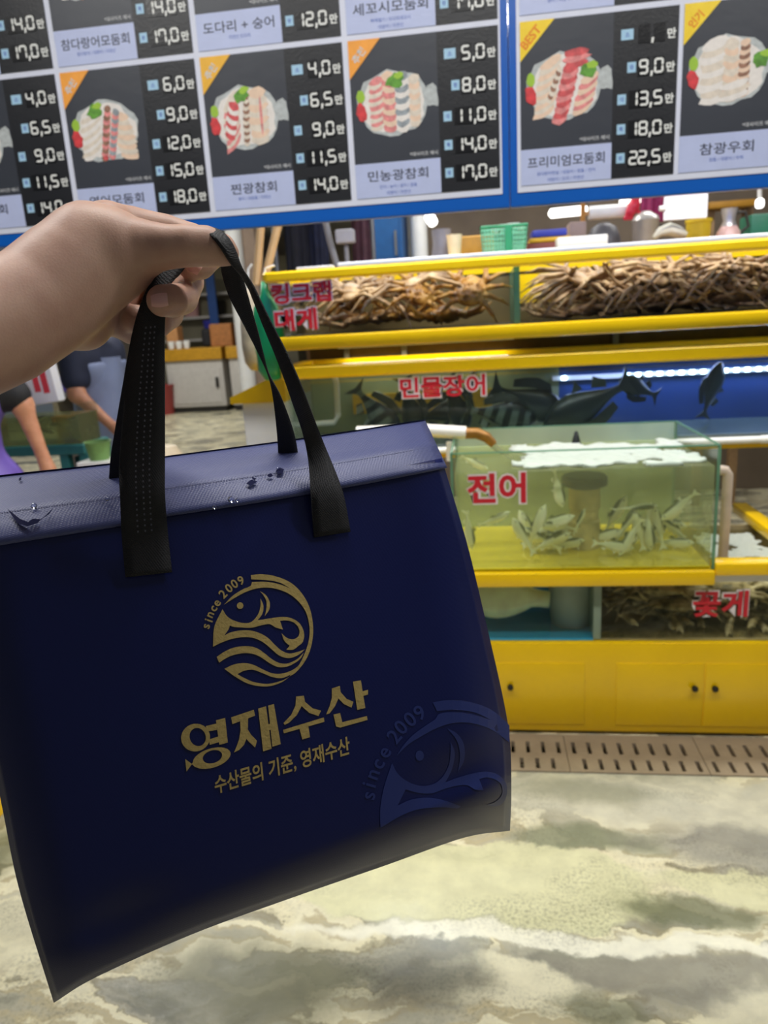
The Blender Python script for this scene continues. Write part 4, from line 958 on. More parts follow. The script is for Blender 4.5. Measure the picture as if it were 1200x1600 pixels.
# ------------------------------------------------------------------ the navy insulated bag
# its front is a plane turned about 20 degrees, 37 cm wide and 31 cm high, held about 56 cm from the eye
BW = np.array([0.921, -0.169, 0.345]); BH = np.array([0.2243, 0.9745, 0.0]); BN = np.array([0.336, -0.077, -0.935])   # image axes; BN faces the viewer
_tl = np.array([(-75 - 600) / FPX, (865 - 800) / FPX, 1.0]) * 0.5
def bag_uv(px, py):
    v = np.array([(px - 600) / FPX, (py - 800) / FPX, 1.0]); P = v * ((BN @ _tl) / (BN @ v)) - _tl
    return (P @ BW) / 0.375, (P @ BH) / 0.31
def bag_depth(px, py):
    v = np.array([(px - 600) / FPX, (py - 800) / FPX, 1.0]); z = (BN @ _tl) / (BN @ v)
    u, w = bag_uv(px, py)
    uu = min(max(u, 0), 1); ww = min(max(w, 0), 1)
    b = 0.020 * (math.sin(math.pi * uu) ** 0.7 if 0 < uu < 1 else 0) * math.sin(math.pi * min(ww * 0.62 + 0.02, 1)) 
    z -= b
    if w > 0.90: z += 0.036 * (0.4 + 0.6 * uu ** 1.5) * ((w - 0.90) / 0.10) ** 2.0           # the foot curls under
    if u > 0.90: z += 0.014 * ((u - 0.90) / 0.10) ** 2
    if u < 0.10: z += 0.016 * ((0.10 - u) / 0.10) ** 2
    # soft dents: low corner, middle crease
    z += 0.006 * math.exp(-((u - 0.90) / 0.10) ** 2 - ((w - 0.86) / 0.07) ** 2)
    z += 0.004 * math.exp(-((u - 0.16) / 0.10) ** 2 - ((w - 0.90) / 0.06) ** 2)
    z += 0.0018 * math.sin(7 * u + 2.2 * w) * math.sin(3.1 * w)
    return z
def cr(pts, n):
    """n points along a smooth curve through pts, evenly by length"""
    P = np.array(pts, float); Q = []
    E_ = np.vstack([2 * P[0] - P[1], P, 2 * P[-1] - P[-2]])
    for i in range(len(P) - 1):
        a, b, c, d = E_[i:i + 4]
        for t in np.linspace(0, 1, 24, endpoint=False):
            Q.append(0.5 * ((2 * b) + (-a + c) * t + (2 * a - 5 * b + 4 * c - d) * t * t + (-a + 3 * b - 3 * c + d) * t ** 3))
    Q.append(P[-1]); Q = np.array(Q); L = np.r_[0, np.cumsum(np.linalg.norm(np.diff(Q, axis=0), axis=1))]
    s = np.linspace(0, L[-1], n); return np.stack([np.interp(s, L, Q[:, k]) for k in range(Q.shape[1])], -1)
NU, NV = 64, 56
top = cr([(-84, 858), (0, 838), (189, 806), (400, 770), (540, 746), (690, 716)], NU)
bot = cr([(84, 1567), (150, 1527), (300, 1460), (450, 1405), (600, 1353), (725, 1309), (797, 1298)], NU)
lef = cr([(-84, 858), (-62, 960), (-30, 1100), (2, 1255), (30, 1390), (84, 1567)], NV)
rig = cr([(690, 716), (730, 850), (760, 975), (786, 1090), (797, 1160), (799, 1240), (797, 1298)], NV)
FR = np.zeros((NV, NU, 3)); FPXY = np.zeros((NV, NU, 2))
for i in range(NV):
    for j in range(NU):
        s, t = j / (NU - 1), i / (NV - 1)
        p = (1 - t) * top[j] + t * bot[j] + (1 - s) * lef[i] + s * rig[i] - ((1 - s) * (1 - t) * top[0] + s * (1 - t) * top[-1] + (1 - s) * t * bot[0] + s * t * bot[-1])
        FPXY[i, j] = p; FR[i, j] = dep(p[0], p[1], bag_depth(*p))
BAGO = dep(440, 1430, 0.60)
nb = ROT @ (-BN)                                         # from the viewer into the bag
def bag_mat(name, color, weave, rough, strength, spec=0.5):
    m = bpy.data.materials.new(name); m.use_nodes = True; nt = m.node_tree; L = nt.links; b = nt.nodes['Principled BSDF']
    b.inputs['Base Color'].default_value = color; b.inputs['Roughness'].default_value = rough; b.inputs['Specular IOR Level'].default_value = spec
    tc = nt.nodes.new('ShaderNodeTexCoord'); mp = nt.nodes.new('ShaderNodeMapping'); mp.inputs['Rotation'].default_value = (0.3, 0.4, 0.5); L.new(tc.outputs['Object'], mp.inputs[0])
    w1 = nt.nodes.new('ShaderNodeTexWave'); w1.inputs['Scale'].default_value = weave; w1.bands_direction = 'X'; w1.inputs['Distortion'].default_value = 0.4
    w2 = nt.nodes.new('ShaderNodeTexWave'); w2.inputs['Scale'].default_value = weave; w2.bands_direction = 'Z'; w2.inputs['Distortion'].default_value = 0.4
    L.new(mp.outputs[0], w1.inputs['Vector']); L.new(mp.outputs[0], w2.inputs['Vector'])
    ad = nt.nodes.new('ShaderNodeMath'); ad.operation = 'MULTIPLY'; L.new(w1.outputs['Fac'], ad.inputs[0]); L.new(w2.outputs['Fac'], ad.inputs[1])
    bp = nt.nodes.new('ShaderNodeBump'); bp.inputs['Strength'].default_value = strength; bp.inputs['Distance'].default_value = 0.0006; L.new(ad.outputs[0], bp.inputs['Height'])
    L.new(bp.outputs['Normal'], b.inputs['Normal'])
    n = nt.nodes.new('ShaderNodeTexNoise'); n.inputs['Scale'].default_value = 9; n.inputs['Detail'].default_value = 3; L.new(tc.outputs['Object'], n.inputs['Vector'])
    mr = nt.nodes.new('ShaderNodeMapRange'); mr.inputs[3].default_value = rough * 0.85; mr.inputs[4].default_value = rough * 1.15; L.new(n.outputs['Fac'], mr.inputs[0]); L.new(mr.outputs[0], b.inputs['Roughness'])
    return m
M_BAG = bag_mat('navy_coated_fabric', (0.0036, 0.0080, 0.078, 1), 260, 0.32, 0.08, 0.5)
M_FLAP = bag_mat('navy_woven_lit_hem', (0.066, 0.080, 0.215, 1), 230, 0.42, 0.3)  # base lightened: light falling on the hem from above is put into the colour
M_WEB = bag_mat('black_webbing', (0.018, 0.018, 0.021, 1), 330, 0.6, 0.6, 0.35)
bag = thing('insulated_bag', 'navy insulated carrier bag with gold fish emblem, hanging from a hand', 'bag', BAGO)
def boff(mb): return off(mb, BAGO)
# body: front, two gussets, foot and back in one skin
mb = MB(); mb.grid(FR, 0)
BKd = np.zeros_like(FR)
for i in range(NV):
    t = i / (NV - 1); th = 0.018 + 0.085 * min(1, t * 1.5) - 0.03 * max(0, t - 0.85) / 0.15
    for j in range(NU):
        s = j / (NU - 1)
        BKd[i, j] = FR[i, j] + nb * (th + 0.012 * math.sin(math.pi * s) * t) + ROT @ (BW * (0.5 - s) * 0.03)
mb.grid(BKd, 0, True)
def gus(A, B, pinch):
    n = 6; rows = []
    for k in range(n + 1):
        q = k / n; rows.append(A * (1 - q) + B * q + pinch * math.sin(math.pi * q))
    mb.grid(np.array(rows), 0)
gus(FR[:, 0], BKd[:, 0], ROT @ (BW * 0.018)); gus(FR[:, -1], BKd[:, -1], ROT @ (-BW * 0.018)); gus(FR[-1], BKd[-1], np.zeros(3)); gus(FR[0], BKd[0], np.zeros(3))
boff(mb).build('body', M_BAG, bag, True, 1e-5)
# folded hem along the top, leaning back
NH = 16
hu = cr([(-92, 757), (0, 743), (185, 723), (259, 713), (420, 692), (505, 680), (610, 664), (664, 656)], NU)
hl = cr([(-84, 868), (0, 852), (189, 822), (255, 808), (400, 786), (540, 762), (640, 743), (699, 731)], NU)
HP = np.zeros((NH, NU, 3))
for i in range(NH):
    t = i / (NH - 1)
    for j in range(NU):
        p = hu[j] * (1 - t) + hl[j] * t
        z = bag_depth(*hl[j]) - 0.005 + 0.052 * (1 - t) ** 1.0 - 0.008 * math.sin(math.pi * t)
        z -= 0.0012 * (1 if abs(t - 0.5) < 0.05 else 0)
        z += 0.0016 * math.sin(9 * j / NU + 4 * t) * math.sin(math.pi * t)
        if t > 0.93: z += 0.0025 * (t - 0.93) / 0.07
        HP[i, j] = dep(p[0], p[1], z)
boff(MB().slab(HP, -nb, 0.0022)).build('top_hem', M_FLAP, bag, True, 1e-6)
st = MB()
for j in range(3, 60 * 3):                     # stitching along the middle of the hem
    q = j / 3; a = int(q); fr_ = q - a
    if a + 1 >= NU: break
    P = HP[8, a] * (1 - fr_) + HP[8, a + 1] * fr_ - nb * 0.0004; d_ = (HP[8, a + 1] - HP[8, a]) / 3 * 0.6; w_ = (HP[9, a] - HP[8, a]); w_ = w_ / np.linalg.norm(w_) * 0.0005
    st.add([P - w_, P + d_ - w_, P + d_ + w_, P + w_], [(0, 1, 2, 3)])
s_o = boff(st).build('stitching', mat('navy_thread', rgb(92, 98, 140), 0.5), bag); s_o['kind'] = 'stuff'
# closed mouth of the bag behind the hem
MP = np.array([HP[0], HP[0] + nb * 0.016 + ROT @ np.array([0, 0.004, 0]), HP[0] + nb * 0.022 + ROT @ np.array([0, 0.10, 0.0])])
boff(MB().slab(MP, nb, 0.002)).build('back_hem', M_FLAP, bag, True)

# ---- print on the front
def print_part(name, polys, m, eps=0.0006, clip=None, lab=None, cell=14.0):
    """flat shapes given as photo points, cut small and laid onto the curved front"""
    bm = bmesh.new()
    for (pts, faces) in polys:
        vs_ = [bm.verts.new((x, y, 0)) for x, y in pts]
        for f in faces:
            tris = tessellate_polygon([[Vector((pts[i][0], pts[i][1], 0)) for i in f]]) if len(f) > 4 else [list(range(len(f)))]
            for tr_ in tris:
                try: bm.faces.new([vs_[f[i]] for i in tr_])
                except ValueError: pass
    for (co, no) in (clip or []):
        bmesh.ops.bisect_plane(bm, geom=bm.verts[:] + bm.edges[:] + bm.faces[:], plane_co=co, plane_no=no, clear_outer=True)
    if bm.verts:
        for ax in (0, 1):
            lo = min(v.co[ax] for v in bm.verts); hi = max(v.co[ax] for v in bm.verts)
            x = lo + cell
            while x < hi:
                co = [0, 0, 0]; co[ax] = x; no = [0, 0, 0]; no[ax] = 1
                bmesh.ops.bisect_plane(bm, geom=bm.verts[:] + bm.edges[:] + bm.faces[:], plane_co=co, plane_no=no); x += cell
    mb = MB(); bm.verts.index_update()
    mb.add([dep(v.co.x, v.co.y, bag_depth(v.co.x, v.co.y) - eps) for v in bm.verts], [[v.index for v in f.verts] for f in bm.faces]); bm.free()
    me = boff(mb).mesh(name, [m])
    b2 = bmesh.new(); b2.from_mesh(me)
    for f in b2.faces:
        c = Vector(BAGO) + f.calc_center_median()
        if f.normal.dot(c - Vector(EYE)) > 0: f.normal_flip()
    b2.to_mesh(me); b2.free()
    o = link(name, me, bag)
    if lab: o['label'] = lab
    return o
M_GOLD = mat('gold_print', rgb(190, 166, 100), 0.5, 0.08, var=0.05, scale=60, bump=0.02)
M_BLUEP = mat('blue_print', (0.020, 0.034, 0.165, 1), 0.40, var=0.02, bump=0.0)
def sm(pts, closed=True, n=5):
    """rounds a traced outline"""
    P = np.array(pts, float); N = len(P); out = []
    for i in range(N):
        a, b, c, d = P[(i - 1) % N], P[i], P[(i + 1) % N], P[(i + 2) % N]
        v1 = b - a; v2 = c - b; v3 = d - c
        def cosang(p, q): return (p @ q) / (np.linalg.norm(p) * np.linalg.norm(q) + 1e-9)
        ta = (c - a) / 2 if cosang(v1, v2) > 0.45 else (c - b) ; tb = (d - b) / 2 if cosang(v2, v3) > 0.45 else (c - b)
        la = np.linalg.norm(c - b); ta = ta / (np.linalg.norm(ta) + 1e-9) * la; tb = tb / (np.linalg.norm(tb) + 1e-9) * la
        for t in np.linspace(0, 1, n, endpoint=False):
            h1 = 2 * t ** 3 - 3 * t ** 2 + 1; h2 = t ** 3 - 2 * t ** 2 + t; h3 = -2 * t ** 3 + 3 * t ** 2; h4 = t ** 3 - t ** 2
            out.append(h1 * b + h2 * ta + h3 * c + h4 * tb)
    return np.array(out)
def zoomed(pts, ox, oy, sc): return [(ox + x / sc, oy + y / sc) for x, y in pts]
Z = lambda pts: zoomed(pts, 260, 880, 1200 / 360)
EMB = [
 [(440, 62), (490, 57), (560, 66), (640, 97), (700, 150), (745, 230), (764, 330), (757, 420), (728, 500), (675, 568), (640, 590), (690, 530), (720, 470), (742, 400), (745, 330), (728, 258), (695, 207), (650, 167), (600, 142), (540, 128), (480, 130), (420, 147), (360, 178), (300, 216), (345, 170), (400, 135), (438, 118), (446, 98), (520, 97), (590, 110), (650, 134), (590, 101), (520, 88), (442, 84)],
 [(302, 550), (350, 528), (405, 520), (455, 530), (510, 557), (560, 575), (615, 572), (670, 548), (718, 502), (700, 535), (650, 578), (600, 598), (550, 592), (500, 572), (450, 555), (405, 560), (370, 578), (410, 600), (460, 620), (530, 628), (600, 612), (640, 592), (600, 620), (540, 640), (480, 640), (420, 625), (360, 592)],
 [(262, 488), (300, 462), (350, 440), (410, 432), (465, 440), (510, 468), (550, 500), (590, 520), (630, 522), (680, 500), (715, 466), (700, 495), (660, 525), (620, 540), (580, 540), (540, 522), (500, 495), (460, 475), (410, 468), (350, 478), (310, 495), (275, 518)],
 [(292, 240), (250, 330), (243, 435), (290, 412), (350, 392), (410, 385), (460, 391), (510, 416), (550, 450), (590, 482), (640, 494), (690, 476), (722, 448), (690, 460), (640, 470), (600, 455), (565, 425), (530, 390), (490, 366), (440, 351), (380, 351), (330, 362), (303, 376), (330, 325), (310, 285)],
 [(292, 240), (320, 280), (370, 305), (420, 312), (460, 300), (510, 292), (560, 284), (605, 280), (650, 286), (695, 315), (717, 365), (710, 410), (686, 432), (660, 450), (625, 450), (642, 430), (615, 405), (600, 365), (630, 390), (665, 395), (690, 375), (690, 340), (665, 310), (625, 298), (592, 300), (607, 345), (570, 335), (540, 318), (500, 322), (450, 335), (400, 335), (330, 325), (305, 290)],
 [(490, 183), (505, 220), (500, 262), (475, 296), (448, 316), (418, 318), (450, 300), (478, 265), (490, 225)],
 [(486, 145), (515, 163), (537, 200), (536, 240), (512, 276), (521, 235), (520, 195), (504, 165)],
 [(384 + 17 * math.cos(k * math.pi / 5), 221 + 17 * math.sin(k * math.pi / 5)) for k in range(10)],
]
def one(pts): return (pts, [tuple(range(len(pts)))])
emblem = [one(Z(sm(p))) for p in EMB]
def glyph(ch, x, y, ang, h, sc, bold=0.02, bot=True):
    """one letter, centred on (x, y) of a zoomed crop, turned by ang degrees, x-height box h"""
    v, f = text_data(ch, bold); c = (v.max(0) + v.min(0)) / 2
    q = (v - np.array([c[0], c[1] if ch in '2009' else (0.36 if ch == 'i' else 0.27)])) * h
    a = math.radians(ang); return ([(x + px * math.cos(a) + py * math.sin(a), y + px * math.sin(a) - py * math.cos(a)) for px, py in q], f)
LET = [('s', 208, 328, -76), ('i', 218, 297, -70), ('n', 228, 268, -66), ('c', 246, 236, -60), ('e', 264, 207, -53), ('2', 294, 160, -44), ('0', 325, 130, -38), ('0', 354, 107, -33), ('9', 388, 90, -26)]
arc = []
for ch, x, y, a in LET:
    p, f = glyph(ch, x, y, a, 64, 1, 0.02); arc.append((Z(p), f))
print_part('emblem', emblem, M_GOLD, lab='gold fish and wave emblem in a ring')
print_part('since_lettering', arc, M_GOLD, cell=40)
def ring(cx, cy, rx, ry, hx, hy, hrx, hry, rot=0, n=28, hrot=None):
    hrot = rot if hrot is None else hrot; P = []
    for k in range(n):
        a = 2 * math.pi * k / n; u, v = rx * math.cos(a), ry * math.sin(a); P.append((cx + u * math.cos(rot) - v * math.sin(rot), cy + u * math.sin(rot) + v * math.cos(rot)))
    for k in range(n):
        a = 2 * math.pi * k / n; u, v = hrx * math.cos(a), hry * math.sin(a); P.append((hx + u * math.cos(hrot) - v * math.sin(hrot), hy + u * math.sin(hrot) + v * math.cos(hrot)))
    return (Z(P), [(k, (k + 1) % n, n + (k + 1) % n, n + k) for k in range(n)])
name = [ring(152, 908, 76, 72, 163, 905, 42, 48, -0.35), ring(236, 1015, 102, 50, 240, 1008, 52, 33, -0.30)]
for p in [
    [(205, 848), (262, 835), (263, 868), (215, 876)], [(222, 918), (272, 902), (274, 932), (226, 946)],
    [(258, 818), (306, 806), (320, 934), (276, 946)],
    [(132, 1046), (150, 1018), (170, 1050), (150, 1062)], [(98, 1020), (134, 1046), (105, 1084)],
    # 재
    [(337, 803), (455, 763), (462, 794), (344, 838)],
    [(384, 812), (426, 800), (424, 862), (420, 905), (405, 945), (380, 972), (352, 986), (364, 958), (378, 920), (386, 870)],
    [(414, 850), (440, 892), (472, 925), (462, 960), (430, 930), (404, 900)],
    [(478, 757), (519, 745), (548, 966), (504, 980)], [(530, 742), (560, 733), (596, 942), (552, 956)], [(505, 846), (560, 830), (562, 862), (508, 878)],
    # 수
    [(676, 694), (716, 690), (722, 722), (762, 756), (806, 768), (792, 796), (745, 780), (704, 744), (680, 790), (640, 830), (616, 842), (610, 832), (650, 790), (672, 742)],
    [(608, 868), (820, 803), (823, 826), (612, 886)], [(690, 850), (738, 838), (748, 906), (708, 918)],
    # 산
    [(862, 652), (903, 639), (908, 672), (938, 706), (974, 722), (964, 752), (925, 734), (896, 704), (878, 745), (850, 782), (832, 788), (850, 745), (862, 700)],
    [(972, 617), (1013, 610), (1036, 754), (994, 764)], [(1018, 668), (1050, 659), (1050, 684), (1022, 692)],
    [(870, 788), (905, 780), (916, 828), (1044, 796), (1048, 816), (905, 856), (884, 850)]]:
    name.append(one(Z(p)))
print_part('brand_lettering', name, M_GOLD, cell=30)
v, f = text_data('수산물의 기준, 영재수산', 0.022)
ax = np.array([(548 - 337), (1173 - 1236)], float); up = np.array([-0.10, -1.0]); wx = v[:, 0].max(); y0, y1 = v[:, 1].min(), v[:, 1].max()
tl_ = [(337 + ax[0] * a / wx + up[0] * (b - y0) / (y1 - y0) * 30, 1243 + ax[1] * a / wx + up[1] * (b - y0) / (y1 - y0) * 30) for a, b in v]
print_part('tagline', [(tl_, f)], M_GOLD, cell=60)
# the large blue emblem low on the same side, cut off by the edge
_s = np.array([[392, 898.6, 1], [375.2, 946.3, 1], [333.5, 1010.5, 1]]); _b = np.array([[676, 1097], [655.7, 1180.8], [593.7, 1292.5]])
AF = np.linalg.solve(_s, _b)
BIG = [
 [(545, 150), (620, 137), (720, 137), (810, 155), (900, 190), (980, 250), (1030, 310), (1030, 408), (985, 370), (930, 330), (860, 298), (780, 278), (700, 275), (620, 292), (540, 325), (460, 370), (390, 415), (318, 484), (360, 420), (420, 355), (500, 295), (560, 255), (585, 222), (680, 210), (780, 222), (905, 258), (820, 217), (740, 200), (660, 196), (572, 205)],
 [(635, 312), (690, 340), (730, 390), (745, 450), (738, 520), (700, 585), (712, 520), (712, 450), (690, 380)],
 [(655, 395), (682, 460), (675, 530), (650, 600), (610, 662), (550, 690), (500, 672), (560, 655), (610, 610), (645, 540), (655, 470)],
 [(463 + 26 * math.cos(k * math.pi / 6), 483 + 32 * math.sin(k * math.pi / 6)) for k in range(12)],
 [(290, 530), (330, 600), (400, 650), (480, 672), (560, 665), (620, 650), (700, 620), (800, 592), (880, 582), (950, 600), (1000, 650), (1010, 710), (990, 770), (940, 800), (880, 790), (930, 775), (975, 730), (975, 670), (940, 635), (880, 618), (835, 630), (862, 700), (810, 695), (760, 668), (690, 672), (620, 690), (540, 718), (460, 716), (375, 694), (325, 795), (400, 760), (480, 746), (560, 750), (640, 770), (720, 800), (700, 812), (620, 806), (540, 808), (440, 822), (340, 862), (218, 935), (216, 820), (240, 680)],
]
bigp = [one(zoomed(sm(p), 540, 1060, 4.0)) for p in BIG]
for ch, x, y, a in [('s', 148, 733, -78), ('i', 142, 664, -74), ('n', 172, 600, -70), ('c', 205, 535, -62), ('e', 245, 462, -55), ('2', 302, 362, -50), ('0', 345, 305, -44), ('0', 402, 255, -38), ('9', 462, 215, -32)]:
    p, f = glyph(ch, x, y, a, 130, 1, 0.015); bigp.append((zoomed(p, 540, 1060, 4.0), f))
print_part('blue_emblem', bigp, M_BLUEP, 0.0005, clip=[((796, 0, 0), (1, 0, 0)), ((560, 1368, 0), (0.29, 0.957, 0))], lab='large blue fish emblem cut off by the bag edge')

# ---- handles
def ribbon(name, rows, m, th=0.0016, n=60, lab=None):
    """webbing: rows of (left edge x, y, right edge x, y, depth left, depth right)"""
    R = cr([list(r) for r in rows], n); P = np.zeros((n, 5, 3))
    for i, (ax_, ay, bx, by, za, zb) in enumerate(R):
        for k in range(5):
            t = k / 4; P[i, k] = dep(ax_ * (1 - t) + bx * t, ay * (1 - t) + by * t, za * (1 - t) + zb * t - 0.0008 * math.sin(math.pi * t))
    t1 = np.gradient(P[:, 2], axis=0); t2 = P[:, 4] - P[:, 0]; nn = np.cross(t1, t2); nn /= np.linalg.norm(nn, axis=1)[:, None] + 1e-12
    mb = MB(); Q = P - nn[:, None, :] * th
    mb.grid(P); mb.grid(Q, 0, True)
    for k in (0, 4): mb.grid(np.stack([P[:, k], Q[:, k]], 1), 0, k == 0)
    for i in (0, -1): mb.grid(np.stack([P[i], Q[i]], 0), 0)
    o = boff(mb).build(name, m, bag, True, 1e-6)
    return o, R
bd = lambda x, y: bag_depth(x, y) - 0.0022
hd = lambda x, y: bag_depth(x, y) - 0.010
front_l = [(196, 902, 269, 894, bd(196, 902), bd(269, 894)), (190, 838, 262, 830, bd(190, 838) - .006, bd(262, 830) - .006), (188, 780, 258, 772, 0.5155, 0.522), (187, 720, 258, 710, 0.515, 0.520), (197, 610, 258, 605, 0.508, 0.508), (212, 510, 258, 505, 0.498, 0.500), (228, 455, 265, 450, 0.495, 0.502), (243, 425, 280, 430, 0.497, 0.508), (262, 395, 295, 410, 0.505, 0.515)]
h1, R1 = ribbon('front_handle', front_l, M_WEB)
back_l = [(168, 790, 215, 782, 0.575, 0.580), (172, 721, 205, 715, 0.560, 0.565), (178, 680, 212, 676, 0.548, 0.552), (192, 600, 232, 596, 0.528, 0.530), (208, 515, 246, 512, 0.510, 0.512), (226, 458, 258, 452, 0.505, 0.510), (244, 424, 276, 430, 0.506, 0.515), (264, 398, 294, 412, 0.512, 0.522)]
h2, R2 = ribbon('back_handle', back_l, M_WEB)
# both straps leave the fist over the thumb tip and fan out to the right
fr_r = [(312, 357, 319, 352, 0.4815, 0.489), (330, 367, 340, 357, 0.4728, 0.4815), (345, 385, 357, 370, 0.4735, 0.4785), (357, 404, 369, 391, 0.4775, 0.4825), (367, 420, 378, 416, 0.486, 0.489), (387, 450, 396, 450, 0.508, 0.506), (410, 508, 421, 500, 0.520, 0.516), (433, 564, 452, 562, 0.533, 0.528), (454, 622, 476, 618, 0.546, 0.540), (479, 700, 506, 692, hd(480, 775) + .008, hd(506, 775) + .008), (486, 772, 535, 766, hd(486, 790), hd(535, 785)), (491, 840, 548, 831, bd(491, 840), bd(548, 831))]
h3, R3 = ribbon('front_handle', fr_r, M_WEB)
bk_r = [(326, 364, 334, 386, 0.506, 0.504), (340, 370, 350, 402, 0.504, 0.500), (344, 398, 370, 406, 0.502, 0.504), (346, 425, 377, 425, 0.512, 0.514), (357, 462, 387, 460, 0.522, 0.524), (378, 503, 400, 508, 0.538, 0.540), (402, 550, 412, 552, 0.556, 0.558), (418, 586, 421, 586, 0.570, 0.570), (426, 620, 440, 622, 0.584, 0.586), (433, 680, 461, 682, 0.604, 0.608), (436, 740, 470, 742, 0.622, 0.626)]
h4, R4 = ribbon('back_handle', bk_r, M_WEB)
# box stitching: rows of pale thread dots down the near handle
dots = MB()
for i in range(8, len(R1) - 14):
    for q in (0.36, 0.52, 0.66):
        for sub in (0,):
            j = i + sub; a = R1[int(j)] * (1 - (j % 1)) + R1[min(int(j) + 1, len(R1) - 1)] * (j % 1)
            x, y, z = a[0] * (1 - q) + a[2] * q, a[1] * (1 - q) + a[3] * q, a[4] * (1 - q) + a[5] * q - 0.0032
            s = 1.3; dots.add([dep(x - s, y - s, z), dep(x + s, y - s, z), dep(x + s, y + s * 1.4, z), dep(x - s, y + s * 1.4, z)], [(0, 3, 2, 1)])
do = boff(dots).build('thread_dots', mat('grey_thread', rgb(104, 104, 114), 0.6), bag); do['kind'] = 'stuff'
# water drops and wet marks on the hem
def hem_point(px, py):
    j = min(max(np.interp(px, hl[:, 0], np.arange(NU)), 0), NU - 2); a = int(j); q = j - a
    u_ = hu[a] * (1 - q) + hu[a + 1] * q; l_ = hl[a] * (1 - q) + hl[a + 1] * q
    t = min(max((py - u_[1]) / (l_[1] - u_[1]), 0), 1) * (NH - 1); b_ = min(int(t), NH - 2); r = t - b_
    return (HP[b_, a] * (1 - q) + HP[b_, a + 1] * q) * (1 - r) + (HP[b_ + 1, a] * (1 - q) + HP[b_ + 1, a + 1] * q) * r
M_WET = mat('wet_navy', (0.004, 0.006, 0.045, 1), 0.7, var=0.02, bump=0, spec=0.1)
def wet(pts, eps=0.0009):
    bm = bmesh.new(); vs_ = [bm.verts.new((x, y, 0)) for x, y in pts]; bm.faces.new(vs_); bmesh.ops.triangulate(bm, faces=bm.faces[:])
    mb = MB(); mb.add([hem_point(v.co.x, v.co.y) - nb * (eps + 0.0022) for v in bm.verts], [[v.index for v in f.verts] for f in bm.faces]); bm.free()
    return boff(mb).build('wet_mark', M_WET, bag)
wet([(18, 795), (24, 806), (32, 818), (46, 823), (62, 818), (76, 806), (90, 794), (82, 804), (68, 812), (56, 811), (48, 816), (36, 811), (28, 804)])
wet([(42, 748), (46, 746), (45, 751), (41, 752)]); wet([(442, 737), (450, 731), (456, 734), (452, 740), (445, 742)]); wet([(427, 743), (434, 740), (437, 744), (430, 747)]); wet([(392, 756), (402, 750), (410, 753), (398, 760)]); wet([(402, 746), (410, 748), (406, 752)])
for (x, y, r) in ((60, 791, 0.0022), (363, 781, 0.0026), (372, 782, 0.0016), (175, 780, 0.0018), (335, 793, 0.0016), (447, 735, 0.0018)):
    mbd = MB(); mbd.lathe([(r, 0), (r * 0.9, r * 0.35), (r * 0.55, r * 0.62), (0, r * 0.75)], n=10); o = mbd.build('water_drop', clear('drop_water', (0.85, 0.88, 1, 1), gloss=0.3), bag, True)
    P = hem_point(x, y) - nb * 0.0024; o.location = P - BAGO; o.rotation_euler = Vector((0, 0, 1)).rotation_difference(Vector(-nb)).to_euler()
# ------------------------------------------------------------------ the outstretched arm and hand
def skin_mat(name, c0, c1, c2):
    m = bpy.data.materials.new(name); m.use_nodes = True; nt = m.node_tree; L = nt.links; b = nt.nodes['Principled BSDF']
    b.inputs['Roughness'].default_value = 0.48; b.inputs['Specular IOR Level'].default_value = 0.4
    b.inputs['Subsurface Weight'].default_value = 0.25; b.inputs['Subsurface Radius'].default_value = (0.010, 0.004, 0.002); b.inputs['Subsurface Scale'].default_value = 0.6
    tc = nt.nodes.new('ShaderNodeTexCoord'); n = nt.nodes.new('ShaderNodeTexNoise'); n.inputs['Scale'].default_value = 28; n.inputs['Detail'].default_value = 5
    L.new(tc.outputs['Object'], n.inputs['Vector']); r = nt.nodes.new('ShaderNodeValToRGB'); e = r.color_ramp.elements
    e[0].color = c0; e[0].position = 0.3; e[1].color = c2; e[1].position = 0.75; x = e.new(0.52); x.color = c1
    L.new(n.outputs['Fac'], r.inputs['Fac']); L.new(r.outputs['Color'], b.inputs['Base Color'])
    v = nt.nodes.new('ShaderNodeTexVoronoi'); v.inputs['Scale'].default_value = 700; L.new(tc.outputs['Object'], v.inputs['Vector'])
    bp = nt.nodes.new('ShaderNodeBump'); bp.inputs['Strength'].default_value = 0.12; bp.inputs['Distance'].default_value = 0.0006; L.new(v.outputs['Distance'], bp.inputs['Height']); L.new(bp.outputs['Normal'], b.inputs['Normal'])
    return m
M_SKIN = skin_mat('skin', rgb(186, 144, 126), rgb(200, 160, 140), rgb(210, 172, 150))
def hb(a, b):
    """a bone from photo point a to b, each (x, y, depth, radius in photo points)"""
    return (dep(*a[:3]), dep(*b[:3]), a[3] * a[2] / FPX, b[3] * b[2] / FPX)
def chain(*p): return [hb(p[i], p[i + 1]) for i in range(len(p) - 1)]
def union(P, chains, k):
    d = None
    for c in chains:
        q = bones_sdf(P, c, 0.0004); d = q if d is None else smin(d, q, k)
    return d
arm1 = chain((-330, 650, 0.36, 108), (-150, 572, 0.405, 98), (0, 508, 0.445, 92), (62, 472, 0.462, 86), (110, 432, 0.475, 84), (150, 402, 0.485, 80))
arm2 = chain((62, 484, 0.470, 76), (100, 500, 0.490, 48), (128, 502, 0.505, 43))               # heel of the hand, little finger side
arm3 = chain((150, 402, 0.485, 79), (185, 396, 0.484, 62), (215, 390, 0.482, 47), (238, 386, 0.481, 37))   # base of the thumb
arm4 = chain((140, 420, 0.500, 72), (168, 362, 0.522, 46))                                      # back of the hand to the first knuckle
arm5 = chain((128, 498, 0.507, 44), (170, 470, 0.535, 40), (185, 440, 0.54, 40))                # far side of the palm
thumb = chain((228, 387, 0.481, 38), (262, 386, 0.480, 33.5), (292, 384, 0.481, 32), (322, 385, 0.485, 31), (344, 390, 0.489, 26), (355, 396, 0.491, 19))
